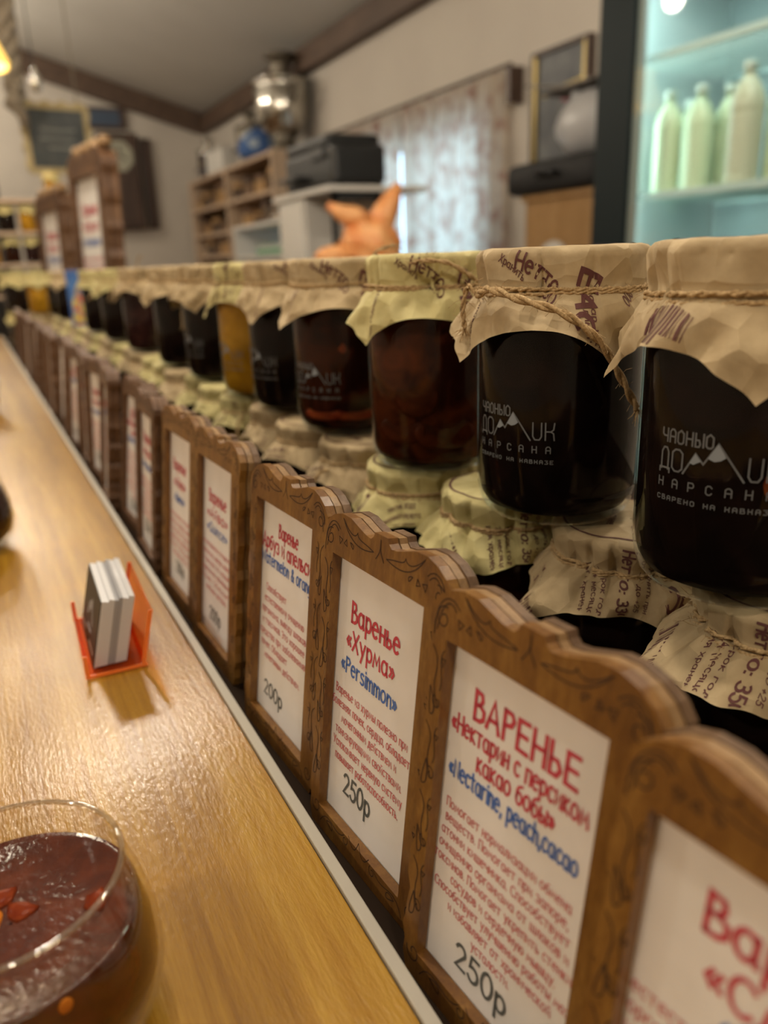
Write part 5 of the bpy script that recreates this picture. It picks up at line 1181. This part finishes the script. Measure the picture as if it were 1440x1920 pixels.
MB().box((-.15, -.26, 0), (.15, .22, 1.40), .006).build('body', M_MIDWOOD, wc); MB().box((-.165, -.27, 1.401), (.155, .235, 1.425), .004).build('top', M_MIDWOOD, wc)
MB().box((-.162, -.24, .1), (-.1505, .20, 1.36), .004).build('door', M_MIDWOOD, wc)
m = MB(); m.lathe([(.0005, 0), (.10, .0), (.115, .012), (.11, .02), (.0005, .012)], 28); o = m.build('round_plaque', M_WHITE, wc, True); o.rotation_euler = (0, -PI / 2, 0); o.location = (-.163, -.01, 1.12)
bc = empty('black_case', (2.36, 2.74, ZF + 1.4255), 'soft black case lying on the tan cabinet', 'case')
m = MB(); m.box((-.16, -.27, 0), (.12, .31, .13), .035); m.build('body', mat('black_fabric', (.010, .010, .011), .7), bc, True)
MB().tube([(-.165, -.06, .07), (-.20, -.05, .075), (-.20, .05, .075), (-.165, .06, .07)], .010, 6).build('handle', M_BLACK, bc, True)
wg = empty('white_bag', (2.36, 2.66, ZF + 1.5565), 'bulging white plastic bag on top of the black case', 'bag')
m = MB(); bm = bmesh.new(); bmesh.ops.create_icosphere(bm, subdivisions=3, radius=1.0)
for v in bm.verts:
    k = 1 + .06 * math.sin(7 * v.co.y + 5 * v.co.z) * math.cos(5 * v.co.x); v.co = Vector((v.co.x * .11 * k, v.co.y * .20 * k, max(-.118, v.co.z * .13 * k) + .12))
bm.verts.index_update(); m.add([v.co[:] for v in bm.verts], [[v.index for v in f.verts] for f in bm.faces]); bm.free()
m.build('body', mat('white_plastic_film', (.45, .45, .46), .35), wg, True); MB().tube([(0, .08, .2), (-.02, .10, .245), (0, .12, .25)], [.03, .02, .01], 8).build('knot', MATS['white_plastic_film'], wg, True)
of = empty('open_carton', (2.38, 2.72, ZF + 1.822), 'grey open cardboard flaps lying over the white bag', 'carton')
m = MB(); m.prism([(-.30, .045), (-.05, .0), (.30, .0), (.30, .006), (-.04, .007), (-.29, .052)], -.10, .10, lambda u, v, d: (d, -u, v)); m.build('flap', mat('grey_card', (.20, .18, .16), .8), of)
MB().box((-.1, -.1, -.004), (.1, .22, -.0005)).build('panel', MATS['grey_card'], of)

# ------------------------------------------------------------------ drinks fridge
fg = empty('drinks_fridge', (2.25, 1.68, ZF), 'black glass-door drinks fridge lit inside with cool light', 'fridge')
fx0, fx1, fy0, fy1, FH = -.30, .29, -.42, .515, 2.05
M_FIN = mat('fridge_liner', (.62, .68, .68), .45)
MB().box((fx0 + .03, fy1 - .03, 0), (fx1, fy1, FH)).build('side_wall', M_FRIDGE, fg); MB().box((fx0 + .03, fy0, 0), (fx1, fy0 + .03, FH)).build('side_wall', M_FRIDGE, fg)
MB().box((fx1 - .03, fy0 + .031, 0), (fx1, fy1 - .031, FH)).build('back_wall', M_FRIDGE, fg)
MB().box((fx0 + .03, fy0 + .031, FH - .05), (fx1 - .031, fy1 - .031, FH)).build('roof', M_FRIDGE, fg); MB().box((fx0 + .03, fy0 + .031, 0), (fx1 - .031, fy1 - .031, .2)).build('plinth', M_FRIDGE, fg)
MB().box((fx1 - .045, fy0 + .04, .21), (fx1 - .032, fy1 - .04, FH - .06)).build('liner', mat('fridge_back_liner', (.32, .37, .37), .5), fg)
MB().box((fx0 + .06, fy1 - .044, .21), (fx1 - .046, fy1 - .0315, FH - .06)).build('liner', M_FIN, fg)
dr = MB()
dr.box((fx0, fy1 - .155, .0), (fx0 + .028, fy1, FH), .004); dr.box((fx0, fy0, 0), (fx0 + .028, fy0 + .1, FH), .004); dr.box((fx0, fy0 + .101, FH - .09), (fx0 + .028, fy1 - .156, FH)); dr.box((fx0, fy0 + .101, 0), (fx0 + .028, fy1 - .156, .25))
do = dr.build('door_frame', M_FRIDGE, fg)
MB().box((fx0 + .008, fy0 + .09, .24), (fx0 + .014, fy1 - .1555, FH - .08)).build('door_glass', M_GLASS, do)
MB().box((fx0 + .015, fy1 - .185, .25), (fx0 + .027, fy1 - .157, FH - .09)).build('door_gasket', mat('grey_gasket', (.30, .32, .31), .4), do)
M_LED = emitter('fridge_led', (.74, 1.0, .95), 26.0)
MB().box((fx0 + .05, fy1 - .075, .30), (fx0 + .062, fy1 - .055, FH - .1)).build('led_tube', M_LED, fg)
MB().box((fx0 + .10, fy0 + .1, FH - .063), (fx0 + .13, fy1 - .1, FH - .0515)).build('led_tube', M_LED, fg)
M_WIRE = mat('coated_wire', (.62, .74, .72), .35)
for zz in (.25, .55, .95, 1.345, 1.745):
    m = MB(); m.box((fx0 + .07, fy0 + .05, zz - .008), (fx0 + .085, fy1 - .06, zz + .014), .002)
    for i in range(26):
        yy_ = fy0 + .06 + (fy1 - fy0 - .13) * i / 25; m.box((fx0 + .0855, yy_ - .003, zz - .006), (fx1 - .05, yy_ + .003, zz))
    m.box((fx1 - .07, fy0 + .05, zz - .014), (fx1 - .06, fy1 - .06, zz - .0065)); m.build('wire_shelf', M_WIRE, fg)
M_MILK = mat('milky_drink', (.66, .74, .50), .3, sss=0.0); M_MILK2 = mat('milky_drink_warm', (.64, .64, .48), .3); M_CAP = mat('pale_cap', (.74, .80, .72), .4)
def bottle(px, base, x, h, warm, label):
    p = at(px, base, x=x); t = empty('drink_bottle', (x, p.y, ZF + 1.345 + .0003), label, 'bottle', 'milky drink bottles in the fridge' if 'plain' in label else None); k = h / .315; t.scale = (k, k, k)
    pr = [(.0005, .004), (.030, 0), (.041, .006), (.0435, .016)]
    for i in range(8): z0 = .022 + i * .021; pr += [(.0435, z0), (.0435, z0 + .012), (.0415, z0 + .0165)]
    pr += [(.0435, .192), (.044, .208), (.042, .226), (.034, .252), (.022, .272), (.0145, .281), (.0138, .290), (.0005, .290)]
    MB().lathe(pr, 28).build('bottle_body', M_MILK2 if warm else M_MILK, t, True)
    MB().lathe([(.0005, .2905), (.0185, .2905), (.0185, .314), (.0165, .3165), (.0005, .3165)], 20).build('cap', M_CAP, t, True)
    return t
PL = 'plain bottle of pale milky drink on the fridge shelf'
bottle(1246, 350, 2.105, .315, False, PL); bottle(1303, 345, 2.13, .315, False, PL); bottle(1356, 340, 2.22, .315, False, PL)
bottle(1388, 335, 2.085, .335, True, 'warm-toned bottle of milky drink standing forward of the others'); bottle(1458, 330, 2.16, .325, False, PL)
bottle(1283, 345, 2.30, .315, False, 'bottle of milky drink in the back row, against the liner');
